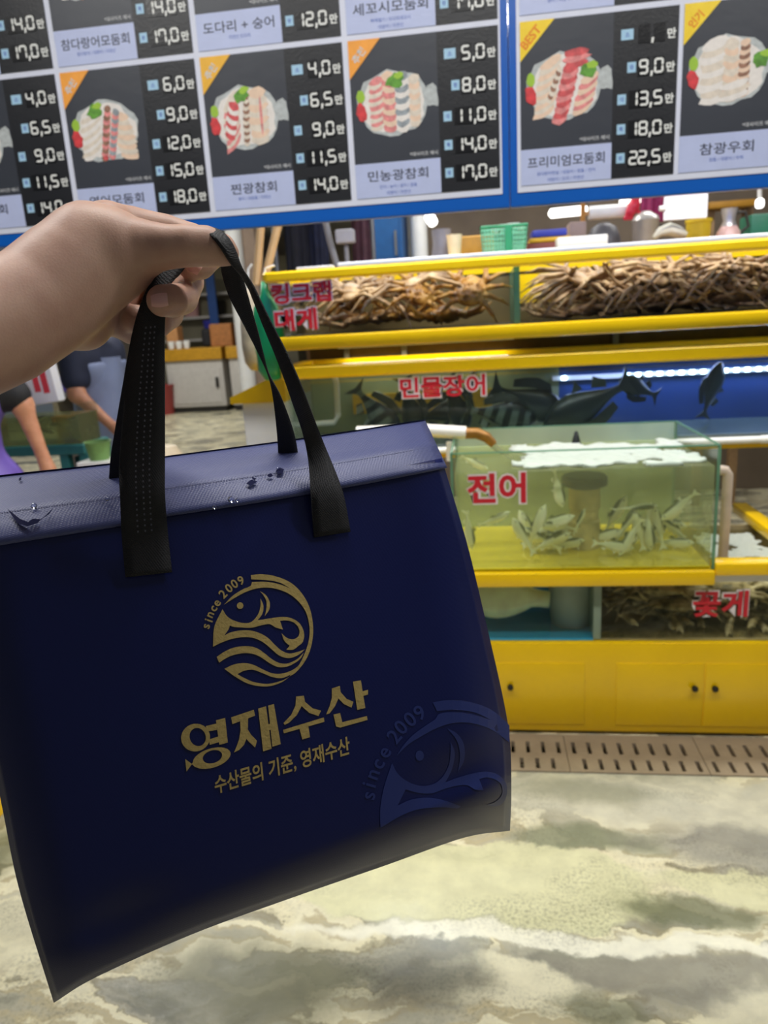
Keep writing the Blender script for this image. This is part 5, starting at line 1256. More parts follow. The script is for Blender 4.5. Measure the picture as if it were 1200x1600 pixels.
index = chain((168, 352, 0.524, 36), (205, 356, 0.534, 32), (258, 364, 0.545, 28), (300, 376, 0.549, 26)) + chain((300, 376, 0.549, 26), (326, 398, 0.542, 24), (312, 412, 0.528, 24), (300, 415, 0.519, 23))
middle = chain((165, 385, 0.545, 38), (240, 410, 0.565, 29), (292, 440, 0.562, 26)) + chain((292, 440, 0.562, 26), (284, 466, 0.525, 25), (268, 470, 0.497, 25.5), (254, 470, 0.489, 25))
ring_f = chain((165, 425, 0.555, 38), (225, 462, 0.572, 28), (262, 490, 0.560, 24)) + chain((262, 490, 0.560, 24), (246, 505, 0.532, 22), (212, 498, 0.522, 22))
little = chain((150, 455, 0.55, 38), (190, 480, 0.568, 26), (222, 505, 0.560, 22)) + chain((222, 505, 0.560, 22), (206, 518, 0.540, 20), (186, 508, 0.528, 20))
arms_ = [arm1, arm2, arm3, arm4, arm5]
def hand_fn(P):
    d = union(P, arms_, 0.007)
    t = bones_sdf(P, thumb, 0.0006)
    d = smin(d, t, 0.003)
    for fg, k in ((index, 0.0018), (middle, 0.003), (ring_f, 0.003), (little, 0.004)): d = smin(d, bones_sdf(P, fg, 0.0012), k)
    # creases where the thumb folds, and on its joint
    for (a, b, w, dp) in ((dep(225, 392, 0.465), dep(240, 428, 0.470), 0.0016, 0.0016), (dep(212, 380, 0.462), dep(232, 420, 0.468), 0.0014, 0.0008), (dep(305, 352, 0.47), dep(318, 372, 0.462), 0.0014, 0.0007), (dep(312, 352, 0.47), dep(325, 375, 0.462), 0.0014, 0.0006), (dep(186, 330, 0.50), dep(196, 356, 0.49), 0.0016, 0.0016), (dep(205, 333, 0.50), dep(203, 352, 0.495), 0.0016, 0.0014)):
        ab = b - a; tt = np.clip(((P - a) @ ab) / (ab @ ab), 0, 1); q = np.linalg.norm(P - a - tt[..., None] * ab, axis=-1)
        d = d + dp * np.exp(-(q / w) ** 2 / 2.0)
    return d
allb = sum(arms_, []) + thumb + index + middle + ring_f + little
lo, hi = bbox_bones(allb, 0.004)
pe = thing('person', 'bare forearm and hand reaching in to grip the black bag handles', 'person', dep(0, 500, 0.445))
ho = skin_obj('forearm_and_hand', hand_fn, lo, hi, 0.0021, M_SKIN, None, 2)
ho.parent = pe; ho.location = -Vector(pe.location)
M_NAIL = mat('fingernail', rgb(228, 176, 166), 0.24, var=0.04, bump=0)
def nail(c, du, dv, w, h, push):
    """a curved nail plate lying on the fingertip: centre, length direction, width direction (photo axes)"""
    n_, rows = 7, []
    for i in range(n_):
        s = -1 + 2 * i / (n_ - 1); row = []
        for j in range(n_):
            t = -1 + 2 * j / (n_ - 1); k = 1 - 0.22 * max(0, s) ** 2 - 0.10 * max(0, -s) ** 2
            x = c[0] + du[0] * s * h + dv[0] * t * w * k; y = c[1] + du[1] * s * h + dv[1] * t * w * k
            z = c[2] + push * (t * t * 0.55 + s * s * 0.35)
            row.append(dep(x, y, z))
        rows.append(row)
    o = MB().slab(np.array(rows), ROT @ np.array([0, 0, -1.0]), 0.0006).build('fingernail', M_NAIL, pe, True); o.location = -Vector(pe.location)
nail((249, 469, 0.4760), (-0.99, 0.12), (0.1, 0.99), 11, 13, 0.0030)
nail((303, 416, 0.5065), (-0.75, -0.5), (0.5, -0.75), 11, 13, 0.0030)

# ------------------------------------------------------------------ people standing in the passage
def human(label, loc, rz, h, arm_pose, parts, hair=True, lean=0.0, group=None):
    """a standing figure seen mostly from the waist up; arm_pose gives elbow and wrist for each side, relative to the feet"""
    p = thing('person', label, 'person', loc, (0, 0, rz)); k = h / 1.75
    V3 = lambda x, y, z: np.array([x, y + lean * max(0, z - 0.95), z]) * k
    hip = V3(0, 0, 0.93); ch = V3(0, 0, 1.28); nk = V3(0, 0, 1.46); hd_ = V3(0, -0.02, 1.62)
    core = [(hip + V3(-.07, 0, 0) * 1, hip + V3(.07, 0, 0) * 1, .125 * k, .125 * k), (hip, ch, .125 * k, .13 * k), (ch + np.array([-.09, 0, .06]) * k, ch + np.array([.09, 0, .06]) * k, .11 * k, .11 * k)]
    neck = [(V3(0, 0, 1.40), V3(0, -.01, 1.54), .058 * k, .055 * k)]
    legs, arms, hands, sleeves = [], [], [], []
    for s in (-1, 1):
        a, b, c = V3(s * .095, 0, .90), V3(s * .10, -.02, .48), V3(s * .10, .02, .08)
        legs += [(a, b, .092 * k, .062 * k), (b, c, .060 * k, .040 * k), (c, V3(s * .11, -.16, .035), .042 * k, .030 * k)]
        sh = V3(s * .185, 0, 1.40); el, wr = [V3(*q) for q in arm_pose[s]]
        arms += [(sh, el, .056 * k, .044 * k), (el, wr, .043 * k, .028 * k)]
        sleeves += [(sh, sh * 0.35 + el * 0.65, .062 * k, .060 * k)]
        d = (wr - el) / np.linalg.norm(wr - el); sd = np.array([0, 1.0, 0]); sd -= d * (sd @ d); sd /= np.linalg.norm(sd)
        pm = wr + d * .085 * k; hands += [(wr, pm, .028 * k, .036 * k)]
        for q, (o_, ln) in enumerate(((-.027, .075), (-.009, .085), (.009, .08), (.026, .062))):
            f0 = pm + sd * o_ * k; f1 = f0 + d * ln * .5 * k; f2 = f1 + (d * .8 + np.array([-s * .5, 0, 0])) * ln * .5 * k; hands += [(f0, f1, .0105 * k, .0095 * k), (f1, f2, .0095 * k, .008 * k)]
        th = wr + d * .03 * k - sd * .025 * k; hands += [(th, th + (d * .7 - sd * .6) * .06 * k, .013 * k, .010 * k)]
    head = [(hd_ + V3(0, .02, .02) - V3(0, 0, 0), hd_ + np.array([0, -.02, -.06]) * k, .092 * k, .068 * k), (hd_ + np.array([0, -.10, -.02]) * k, hd_ + np.array([0, -.115, -.035]) * k, .012 * k, .016 * k)]
    for s in (-1, 1): head.append((hd_ + np.array([s * .088, .01, 0]) * k, hd_ + np.array([s * .092, .015, -.03]) * k, .012 * k, .012 * k))
    allb_ = core + neck + legs + arms + hands + head
    lo_, hi_ = bbox_bones(allb_, .02)
    def fn(P):
        d = bones_sdf(P, core + neck + legs + arms, .035); d = smin(d, bones_sdf(P, hands, .006), .006); return smin(d, bones_sdf(P, head, .02), .015)
    o = skin_obj('body', fn, lo_, hi_, .0105, parts['skin'], p, 1)
    def cloth(nm, bones, grow, m, zlo=None, zhi=None):
        B = [(a, b, ra + grow, rb + grow) for a, b, ra, rb in bones]; l2, h2 = bbox_bones(B, .02)
        def f2(P):
            d = bones_sdf(P, B, .05)
            if zlo is not None: d = np.maximum(d, zlo * k - P[..., 2])
            if zhi is not None: d = np.maximum(d, P[..., 2] - zhi * k)
            return d
        return skin_obj(nm, f2, l2, h2, .013, m, p, 1)
    cloth('shirt', core + sleeves + [(V3(0, 0, 1.36), V3(0, 0, 1.42), .07 * k, .06 * k)], .012, parts['shirt'], 1.1, 1.475)
    cloth('bib_overalls', [b for b in legs if b[0][2] > .2 * k] + core, .022, parts['trousers'], .06, parts.get('bib', 1.30))
    cloth('shoes', [b for b in legs if b[0][2] < .2 * k], .012, parts['shoes'])
    if 'apron' in parts:
        P = np.zeros((14, 11, 3))
        for i in range(14):
            for j in range(11):
                t = i / 13; s = -1 + 2 * j / 10; z = (1.36 - 0.92 * t); w = (0.15 if z > 1.05 else 0.225) ; 
                P[i, j] = V3(s * w, -0.165 - 0.02 * math.sin(math.pi * t) + 0.13 * abs(s) ** 2.2 + 0.008 * math.sin(5 * s + 6 * t), z)
        MB().slab(P, (0, -1, 0), 0.004).build('apron', parts['apron'], p, True)
    if hair:
        c = hd_ + np.array([0, .025, .035]) * k
        def fh(P):
            d = np.linalg.norm((P - c) * np.array([1.0, .92, .9]), axis=-1) - .108 * k
            return np.maximum(d, (hd_[2] - .035 * k) - P[..., 2] + np.maximum(0, -(P[..., 1] - hd_[1] + .03 * k)) * 1.8)
        skin_obj('hair', fh, c - .13, c + .13, .009, mat('black_hair', rgb(22, 18, 17), 0.45), p, 1)
    for s in (-1, 1):
        MB().lathe([(0.011 * k, 0), (0.008 * k, 0.005 * k), (0, 0.006 * k)], n=10).build('eye', M_KNOB, p, True, loc=(s * .032 * k, hd_[1] - .088 * k, hd_[2] + .004 * k)).rotation_euler = (math.radians(90), 0, 0)
    return p
M_NAVY = mat('navy_tshirt', rgb(30, 36, 58), 0.8, var=0.1); M_PURP = mat('purple_overalls', rgb(120, 96, 190), 0.5, var=0.12, scale=8); M_APRON = mat('grey_blue_apron', rgb(134, 146, 180), 0.6, var=0.12, scale=6)
M_BLK = mat('black_cloth', rgb(24, 24, 28), 0.7); M_SKIN2 = skin_mat('tan_skin', rgb(186, 128, 98), rgb(200, 142, 110), rgb(210, 152, 120))
# one in a navy shirt with a long grey-blue apron, head and shoulders hidden by the hand
p0 = at(158, 640, 4.25)
human('person in navy short sleeves and long grey-blue apron standing past the hand', (p0[0], 4.25, 0), math.radians(80), 1.78,
      {-1: ((-0.225, -0.03, 1.17), (-0.19, -0.19, 1.00)), 1: ((0.235, 0.02, 1.12), (0.20, -0.10, 0.92))}, dict(skin=M_SKIN2, shirt=M_NAVY, trousers=M_APRON, shoes=M_BLK, apron=M_APRON, bib=1.34))
p1 = at(-8, 640, 2.85)
human('person in purple waterproof overalls with a bare arm hanging down at the frame edge', (p1[0] - 0.17, 2.85, 0), math.radians(200), 1.70,
      {-1: ((-0.26, 0.0, 1.28), (-0.31, 0.02, 1.06)), 1: ((0.25, 0.0, 1.12), (0.24, -0.05, 0.88))}, dict(skin=M_SKIN2, shirt=M_BLK, trousers=M_PURP, shoes=M_BLK, bib=1.36))

# ------------------------------------------------------------------ things along the passage, seen past the hand
M_TEAL = mat('teal_plastic', rgb(50, 120, 118), 0.5, var=0.1); M_REDS = mat('sign_red', rgb(230, 70, 82), 0.4)
sx0, sx1 = at(20, 600, 3.4)[0], at(88, 600, 3.4)[0]; sz0, sz1 = at(70, 628, 3.4)[2], at(70, 545, 3.4)[2]
tb = thing('teal_bench', 'teal plastic bench under the small side tank', 'table', ((sx0 + sx1) / 2, 3.55, 0)); TO = ((sx0 + sx1) / 2, 3.55, 0)
ztab = at(100, 694, 3.4)[2]
off(MB().box(sx0 - 0.35, at(138, 700, 3.4)[0], 3.36, 3.62, ztab - 0.05, ztab, 0, 0.008), TO).build('bench_top', M_TEAL, tb)
for xx in (sx0 - 0.3, at(103, 700, 3.4)[0], at(134, 700, 3.4)[0]):
    for yy in (3.39, 3.59): off(MB().box(xx - 0.022, xx + 0.022, yy - 0.022, yy + 0.022, 0, ztab - 0.05), TO).build('leg', M_TEAL, tb)
off(MB().box(at(112, 720, 3.4)[0], at(132, 720, 3.4)[0], 3.43, 3.57, 0.30, ztab - 0.07), TO).build('crate', mat('dark_teal', rgb(30, 80, 82), 0.5), tb)
tx0, tx1 = sx0 - 0.2, at(130, 680, 3.4)[0]; tz1 = at(70, 634, 3.4)[2]
st_ = thing('side_tank', 'small murky glass tank on the teal bench below the white sign', 'fish tank', ((tx0 + tx1) / 2, 3.6, ztab)); SO = ((tx0 + tx1) / 2, 3.6, ztab)
for nm, bx in (('front_pane', (tx0, tx1, 3.38, 3.386)), ('back_pane', (tx0, tx1, 3.58, 3.586)), ('side_pane', (tx0, tx0 + .006, 3.387, 3.579)), ('side_pane', (tx1 - .006, tx1, 3.387, 3.579))):
    off(MB().box(*bx, ztab + 0.001, tz1), SO).build(nm, M_GLASS, st_)
off(MB().box(tx0 + .008, tx1 - .008, 3.388, 3.578, ztab + .002, tz1 - 0.05), SO).build('water', clear('side_water', (0.72, 0.76, 0.56, 1), 0.45, rgb(150, 150, 105)), st_)
cp = at(50, 665, 3.5)
for (px_, py_, s) in ((66, 672, 0), (84, 664, 1), (58, 655, 2)):
    place_fish(ME_SILV[0], px_, py_, 3.5, 20 * s - 20, 20, 60, 0.9, 'small_fish', ['pale fish lying at the bottom of the murky side tank', 'pale fish in the middle of the murky side tank', 'pale fish near the top of the murky side tank'][s], 'fish', 'fish in the side tank')
mb = MB(); oc = at(100, 652, 3.45); mb.tube([at(83, 656, 3.45) - oc, at(95, 653, 3.45) - oc, at(118, 648, 3.45) - oc], [0.016, 0.014, 0.004], 10)
tag(mb.build('orange_scoop', mat('orange_plastic', rgb(240, 170, 90), 0.5), None, True, loc=oc), 'small orange pointed scoop lying across the side tank', 'scoop')
sg = thing('sign_box', 'white tilted box sign with red Korean letter on the side tank', 'sign', ((sx0 + sx1) / 2, 3.45, tz1)); GO2 = ((sx0 + sx1) / 2, 3.45, tz1)
off(MB().box(sx0, sx1, 3.40, 3.47, tz1 + 0.004, tz1 + 0.40, 0, 0.012), GO2).build('box', mat('white_sign', rgb(240, 240, 246), 0.4, var=0.01), sg, smooth=0.6)
mbw = MB(); write(mbw, '게', sx0 + 0.0, 3.3985, tz1 + 0.055, 0.24, 0, 0.03, (sx1 - sx0) * 0.86); off(mbw, GO2).build('letters', M_REDS, sg)
sg.rotation_euler = (0, math.radians(-6), 0)
# green tub and white ledge by the apron person
gl = at(150, 728, 3.3); wt = thing('white_counter', 'low white counter edge behind the bag hem by the apron', 'counter', (gl[0], 3.5, 0))
zc = at(150, 722, 3.2)[2]
off(MB().box(at(118, 722, 3.2)[0], at(186, 722, 3.2)[0], 3.2, 3.34, zc - 0.06, zc, 0, 0.006), (gl[0], 3.5, 0)).build('ledge', M_WHITE, wt)
off(MB().box(at(122, 722, 3.2)[0], at(182, 722, 3.2)[0], 3.22, 3.33, 0, zc - 0.06), (gl[0], 3.5, 0)).build('body', M_WHITE, wt)
gt = at(156, 715, 3.27)
mb = MB(); mb.lathe([(0.045, 0), (0.06, 0.085), (0.064, 0.088), (0.056, 0.088), (0.042, 0.006), (0, 0.006)], n=18)
tag(mb.build('green_tub', mat('green_tub', rgb(112, 150, 84), 0.5, var=0.2), None, 0.7, loc=(gt[0], 3.27, zc)), 'small green plastic tub on the white counter edge', 'tub')
cb = at(262, 705, 3.3)
mb = MB(); mb.lathe([(0.05, 0), (0.06, 0.03), (0.058, 0.06), (0.03, 0.10), (0, 0.105)], n=16)
bkt = at(264, 722, 3.3)
cs = thing('cream_bucket', 'cream lidded bucket peeking over the bag hem beside the front strap', 'bucket', (bkt[0] - .02, 3.3, 0))
mb = MB(); zt = at(262, 694, 3.3)[2]; mb.lathe([(0.07, 0), (0.085, zt - 0.06), (0.088, zt - 0.05), (0.06, zt - 0.01), (0, zt)], n=18); mb.build('tub', mat('cream_plastic', rgb(226, 208, 176), 0.5), cs, 0.7)
# grey shelving behind the white sign
gs = thing('grey_shelf', 'dim grey shelf unit between the white sign and the apron', 'shelf', (at(108, 600, 5.0)[0], 5.2, 0)); GSO = (at(108, 600, 5.0)[0], 5.2, 0)
gx0, gx1 = at(80, 600, 5.0)[0], at(138, 600, 5.0)[0]
off(MB().box(gx0, gx1, 5.0, 5.4, 0.0, 0.9), GSO).build('body', mat('taupe_box', rgb(120, 110, 106), 0.6), gs)
for z in (1.1, 1.45): off(MB().box(gx0, gx1, 5.0, 5.4, z, z + 0.03), GSO).build('shelf_board', mat('shelf_grey', rgb(110, 108, 110), 0.6), gs)
for xx in (gx0, gx1): off(MB().box(xx - .015, xx + .015, 5.0, 5.4, 0.0, 1.8), GSO).build('side_panel', mat('shelf_cream', rgb(150, 136, 112), 0.6), gs)
vp = at(92, 565, 5.0); tag(MB().box(-.09, .09, -.12, .12, 0, .10, 0, .01).build('violet_box', mat('violet_card', rgb(78, 62, 150), 0.6), loc=(vp[0], 5.15, 1.132)), 'violet box on the grey shelf beside the white sign', 'box')

# far counters at the end of the passage
CY = 13.6
def cx(px, py=600): return at(px, py, CY)[0]
def cz(py, px=320): return at(px, py, CY)[2]
M_FWH = mat('far_white_steel', rgb(196, 192, 186), 0.4, var=0.06)
for i, (a, b_, lb) in enumerate(((262, 351, 'white steel counter with a dark handle behind the red bin'), (361, 420, 'white steel counter beyond the dark gap, behind the green bag'))):
    o = ((cx(a) + cx(b_)) / 2, CY + 0.4, 0)
    t = thing('far_counter', lb, 'counter', o, group='white counters at the end of the passage')
    off(MB().box(cx(a), cx(b_), CY, CY + 0.8, 0.10, cz(562), 0, 0.02), o).build('body', M_FWH, t)
    off(MB().box(cx(a) + .03, cx(b_) - .03, CY + .04, CY + .78, 0.0, 0.10), o).build('plinth', M_DARK, t)
    off(MB().box(cx(a) + .12, cx(b_) - .06, CY - .015, CY, cz(630), cz(577), 0, 0.006), o).build('door', M_FWH, t)
    off(MB().box(cx(b_) - .16, cx(b_) - .10, CY - .05, CY - .015, cz(606), cz(590), 0, 0.008), o).build('handle', M_DARK, t)
    off(MB().box(cx(a) - .02, cx(b_) + .02, CY - .06, CY + .82, cz(562), cz(543), 0, 0.01), o).build('amber_top', mat('amber_top', rgb(190, 140, 30), 0.45, var=0.15), t)
ct = cz(543)
def far_box(nm, lb, ct_, px0, px1, py0, m, dy=0.3, cat='box', bev=0.02):
    o = ((cx(px0) + cx(px1)) / 2, CY + 0.35, ct); w = (cx(px1) - cx(px0)) / 2
    return tag(MB().box(-w, w, -dy / 2, dy / 2, 0.0, cz(py0) - ct, 0, bev).build(nm, m, loc=o), lb, cat)
far_box('orange_carton', 'orange carton on the far counter beside the bag strap', 0, 262, 280, 507, mat('orange_carton', rgb(206, 148, 92), 0.6))
far_box('wooden_crate', 'brown wooden crate on the far counter left of the green bag', 0, 332, 366, 507, mat('brown_wood', rgb(170, 110, 56), 0.6, var=0.2), 0.4)
far_box('black_sack', 'black sack on the far counter between blue screen and wooden crate', 0, 316, 331, 513, M_BLK, 0.3, 'sack', 0.06)
for k in range(3):
    o = (cx(272 + 12 * k), CY + 0.1, ct); mb = MB(); mb.lathe([(0.05, 0), (0.065, 0.13), (0.06, 0.14), (0.045, 0.02), (0, 0.02)], n=14)
    tag(mb.build('white_cup', M_WHITE, None, 0.7, loc=o), 'white cup in the row of three on the far counter', 'cup', 'three cups on the far counter')
t = thing('blue_screen', 'narrow blue screen standing behind the far counter', 'screen', (cx(312), CY + 1.2, 0)); zb = at(312, 425, CY + 1.2)[2]
MB().box(-0.09, 0.09, -0.03, 0.03, 0.0, zb, 0, 0.01).build('board', mat('panel_blue', rgb(30, 78, 150), 0.5), t); MB().box(-0.25, 0.25, -0.2, 0.2, 0.0, 0.05).build('foot', M_DARK, t)
t = thing('far_shelf', 'tall pale shelf unit behind the far counter', 'shelf', (cx(325), CY + 2.0, 0))
MB().box(-1.9, 1.3, 0, 0.5, 0, 2.9).build('back', mat('olive_back', rgb(132, 126, 104), 0.7, var=0.2, scale=2), t)
for z in (1.3, 1.75, 2.2): MB().box(-1.9, 1.3, -0.42, 0.0, z, z + 0.05).build('shelf_board', M_FWH, t)
for (px_, lb, m, w, hh, z) in ((326, 'blue violet tub on the tall pale shelf', mat('blueviolet', rgb(70, 70, 190), 0.5), .16, .36, 1.35), (298, 'white box with red stripe on the tall pale shelf', mat('whitered', rgb(196, 150, 146), 0.5), .18, .34, 1.8), (342, 'pink jar on the tall pale shelf', mat('pinkjar', rgb(190, 140, 132), 0.5), .09, .25, 1.35), (340, 'dark tub on the tall pale shelf', M_DARK, .16, .3, 1.8)):
    mb = MB(); mb.lathe([(w * .85, 0), (w, hh * .9), (w * 1.04, hh * .92), (w * 1.04, hh), (0, hh)], n=14, sy=.8); tag(mb.build('shelf_tub', m, None, 0.7, loc=(at(px_, 470, CY + 1.8)[0], CY + 1.78, z)), lb, 'tub')
rb_ = onz(262, 646, 0)
mb = MB(); mb.lathe([(0.17, 0), (0.21, 0.5), (0.225, 0.52), (0.225, 0.56), (0.20, 0.56), (0.16, 0.02), (0, 0.02)], n=20)
rbt = tag(mb.build('red_bin', mat('red_bin', rgb(150, 58, 56), 0.5), None, 0.7, loc=(rb_[0], rb_[1] - 0.1, 0)), 'dark red bin standing before the far white counter', 'bin')
# yellow-topped white block at the end of the stall, and the green bag hanging by it
yb = thing('yellow_topped_block', 'white block with a sloping yellow top at the end of the stall', 'counter', (-1.0, 3.45, 0)); YO = (-1.0, 3.45, 0)
yz0, yz1 = at(400, 629, 3.2)[2], at(430, 588, 3.2)[2]; wx0, wx1 = at(381, 660, 3.2)[0], -0.86
a0, a1 = at(361, 618, 3.2)[0], -0.852
vv = [(a0, 3.18, yz0), (a1, 3.18, yz0), (a1, 3.75, yz0), (a0, 3.75, yz0), (a0, 3.18, yz0 + .028), (a1 - .05, 3.18, yz1), (a1, 3.18, yz1), (a1, 3.75, yz1), (a1 - .05, 3.75, yz1), (a0, 3.75, yz0 + .028)]
off(MB().add(vv, [(0, 1, 6, 5, 4), (3, 9, 8, 7, 2), (0, 4, 9, 3), (4, 5, 8, 9), (5, 6, 7, 8), (1, 2, 7, 6), (0, 3, 2, 1)]), YO).build('sloping_top', YEL, yb)
off(MB().box(wx0, wx1, 3.2, 3.72, 0, yz0, 0, 0.006), YO).build('body', mat('scuffed_white', rgb(222, 224, 226), 0.45, var=0.08, scale=3), yb)
gx = at(412, 500, 3.1)
mg = MB(); prof = [(0.012, 0.0), (0.018, -0.05), (0.05, -0.10), (0.062, -0.18), (0.066, -0.28), (0.058, -0.36), (0.03, -0.40), (0, -0.405)]
mg.lathe([(r, z) for r, z in prof], n=18, sx=1.0, sy=0.8)
mg.v = [(x * (1 + .10 * math.sin(5 * math.atan2(y, x) + z * 20)), y * (1 + .10 * math.sin(5 * math.atan2(y, x) + z * 20)), z) for x, y, z in mg.v]
gbz = at(412, 440, 3.1)[2]
t = thing('green_bag', 'green plastic bag hanging from the end of the crab tank', 'bag', (at(418, 500, 3.1)[0], 3.1, gbz))
mg.build('sack', mat('green_film', rgb(30, 168, 104), 0.3, var=0.2, scale=12), t, True); MB().tube([(0, 0, 0), (0.01, 0.0, 0.05), (0.05, 0, 0.06)], 0.005, 6).build('tie', M_WHITE, t)
mg = MB(); mg.lathe([(r * .8, z * .9) for r, z in prof], n=16); 
t = thing('cream_net', 'pale cream bag hanging behind the green bag', 'bag', (at(392, 500, 3.35)[0], 3.35, at(392, 450, 3.35)[2])); mg.build('sack', mat('cream_net', rgb(200, 186, 160), 0.6, var=0.2), t, True); MB().tube([(0, 0, 0), (0.01, 0.0, 0.08), (0.03, 0, 0.1)], 0.005, 6).build('tie', M_WHITE, t)
# a yellow crate foot at the very edge of the floor
yl = onz(2, 1290, 0)
t = thing('yellow_crate', 'yellow crate on the floor peeking past the edge of the bag', 'crate', (yl[0] - 0.25, yl[1] + 0.15, 0))
cm_ = MB(); cm_.box(-.22, .22, -.14, .14, .0, .03, 0, .004)
for q in ((-.22, .22, -.14, -.125), (-.22, .22, .125, .14), (-.22, -.205, -.125, .125), (.205, .22, -.125, .125)): cm_.box(q[0], q[1], q[2], q[3], .03, .15, 0, .003)
cm_.build('crate_body', YEL, t)
# ------------------------------------------------------------------ the clutter on the shelf behind the crab tank
SHY0, SHY1, SHZ = 3.56, 4.25, 1.70
sh = thing('storage_shelf', 'worn wooden storage shelf standing behind the crab tank', 'shelf', (0.5, 3.9, 0)); SHO = (0.5, 3.9, 0)
M_WOOD = mat('pale_wood', rgb(214, 176, 122), 0.6, var=0.12, scale=8); M_SHW = mat('shelf_wood', rgb(150, 120, 84), 0.6, var=0.2)
off(MB().box(-1.0, 2.0, SHY0, SHY1, SHZ - 0.03, SHZ), SHO).build('shelf_board', M_SHW, sh)
for xx in (-0.96, 0.5, 1.96):
    for yy in (SHY0 + 0.03, SHY1 - 0.03): off(MB().box(xx - .02, xx + .02, yy - .02, yy + .02, 0, SHZ - .03), SHO).build('post', M_SHW, sh)
def sx(px, Y=3.75): return at(px, 370, Y)[0]
def szz(py, px, Y=3.75): return at(px, py, Y)[2]
def std(Y, px): return np.array([at(px, 380, Y)[0], Y, SHZ])
# wooden poles
for (p_, q_, w, lb) in (((403, 412), (409, 330), .02, 'pale wooden pole standing upright at the end of the shelf'), ((419, 415), (441, 325), .02, 'pale wooden pole leaning beside the upright one')):
    a = at(p_[0], p_[1], 3.7); b = at(q_[0], q_[1], 3.72); d = (b - a) / (b[2] - a[2]); a = a + d * (SHZ + .004 - a[2]); b = a + d * 0.62
    o = a; mb = MB(); mb.tube([a - o, (b - o) * .95, b - o], [w, w, w * .8], 8); tag(mb.build('wooden_pole', M_WOOD, None, 0.7, loc=o), lb, 'pole', 'wooden poles')
# dark jackets on a rail
rl = thing('clothes_rail', 'thin steel rail with dark jackets behind the crab tank', 'rail', (sx(480, 4.2), 4.35, 0)); RLO = (sx(480, 4.2), 4.35, 0)
x0, x1 = sx(425, 4.3), sx(580, 4.3)
off(MB().tube([(x0, 4.35, 2.42), (x1, 4.35, 2.42)], .012, 8), RLO).build('bar', M_STEEL, rl)
for xx in (x0, x1): off(MB().tube([(xx, 4.35, 0), (xx, 4.35, 2.42)], .014, 8), RLO).build('upright', M_STEEL, rl)
def jacket(lb, px0, px1, m, Y, z1=2.42, z0=1.72, seed=0, cord=False):
    xa, xb = sx(px0, Y), sx(px1, Y); xm = (xa + xb) / 2; w = (xb - xa) / 2
    t = thing('hanging_jacket', lb, 'jacket', (xm, Y, z1))
    for s, nm in ((1, 'front'), (-1, 'rear')):
        P = np.zeros((12, 15, 3))
        for i in range(12):
            for j in range(15):
                u = -1 + 2 * j / 14; v = i / 11; ww = w * (0.45 + 0.55 * min(1, v * 5)); 
                P[i, j] = (u * ww, -s * (0.035 * (1 - u * u) + 0.012 * math.sin(9 * u + seed + 2 * v) * v + .004), -0.01 - v * (z1 - z0))
        MB().slab(P, (0, -s, 0), 0.003).build(nm, m, t, True)
    MB().tube([(-w * .5, 0, -.01), (0, 0, 0.0), (w * .5, 0, -.01)], .008, 6).build('hanger', M_WOOD, t)
    if cord: MB().tube([(0, 0, 0), (0, 0, 3.402 - z1)], .005, 6).build('cord', M_STEEL, t)
jacket('dark navy jacket hanging next to the wooden poles', 444, 484, mat('navy_cloth', rgb(26, 30, 44), .8, var=.2), 4.35, seed=1)
jacket('navy jacket hanging in the middle of the rail', 484, 512, mat('navy_cloth2', rgb(32, 40, 66), .8, var=.2), 4.36, seed=3)
jacket('dark plum jacket hanging beside the blue cabinet', 550, 582, mat('plum_cloth', rgb(74, 44, 56), .8, var=.2), 4.36, seed=5)
# grey weighing machine with a slanted stem
wm = thing('weighing_machine', 'grey weighing machine with a boxy display on a slanted stem', 'scale', (sx(545, 3.85), 3.85, SHZ)); WO = (sx(545, 3.85), 3.85, SHZ)
M_GRY = mat('machine_grey', rgb(128, 128, 130), .5); M_GRD = mat('machine_dark', rgb(78, 80, 82), .5)
off(MB().box(sx(530, 3.85), sx(582, 3.85), 3.75, 3.95, SHZ, SHZ + .035, 0, .006), WO).build('platform', M_GRD, wm)
off(MB().box(sx(532, 3.85), sx(576, 3.85), 3.78, 3.92, SHZ + .036, SHZ + .062, 0, .006), WO).build('tray', M_GRY, wm)
zt = szz(358, 538, 3.85); zb = szz(380, 538, 3.85)
off(MB().box(sx(524, 3.85), sx(553, 3.85), 3.84, 3.90, zb, zt, 0, .008), WO).build('display', mat('display_grey', rgb(160, 160, 164), .4), wm)
off(MB().tube([(sx(526, 3.85), 3.90, SHZ), (sx(512, 3.85), 3.90, zb + .02), (sx(507, 3.85), 3.90, zt + .05)], .016, 8), WO).build('stem', M_GRY, wm)
off(MB().tube([(sx(538, 3.85), 3.885, SHZ + .05), (sx(538, 3.85), 3.885, zb + .01)], .012, 8), WO).build('neck', M_GRY, wm)
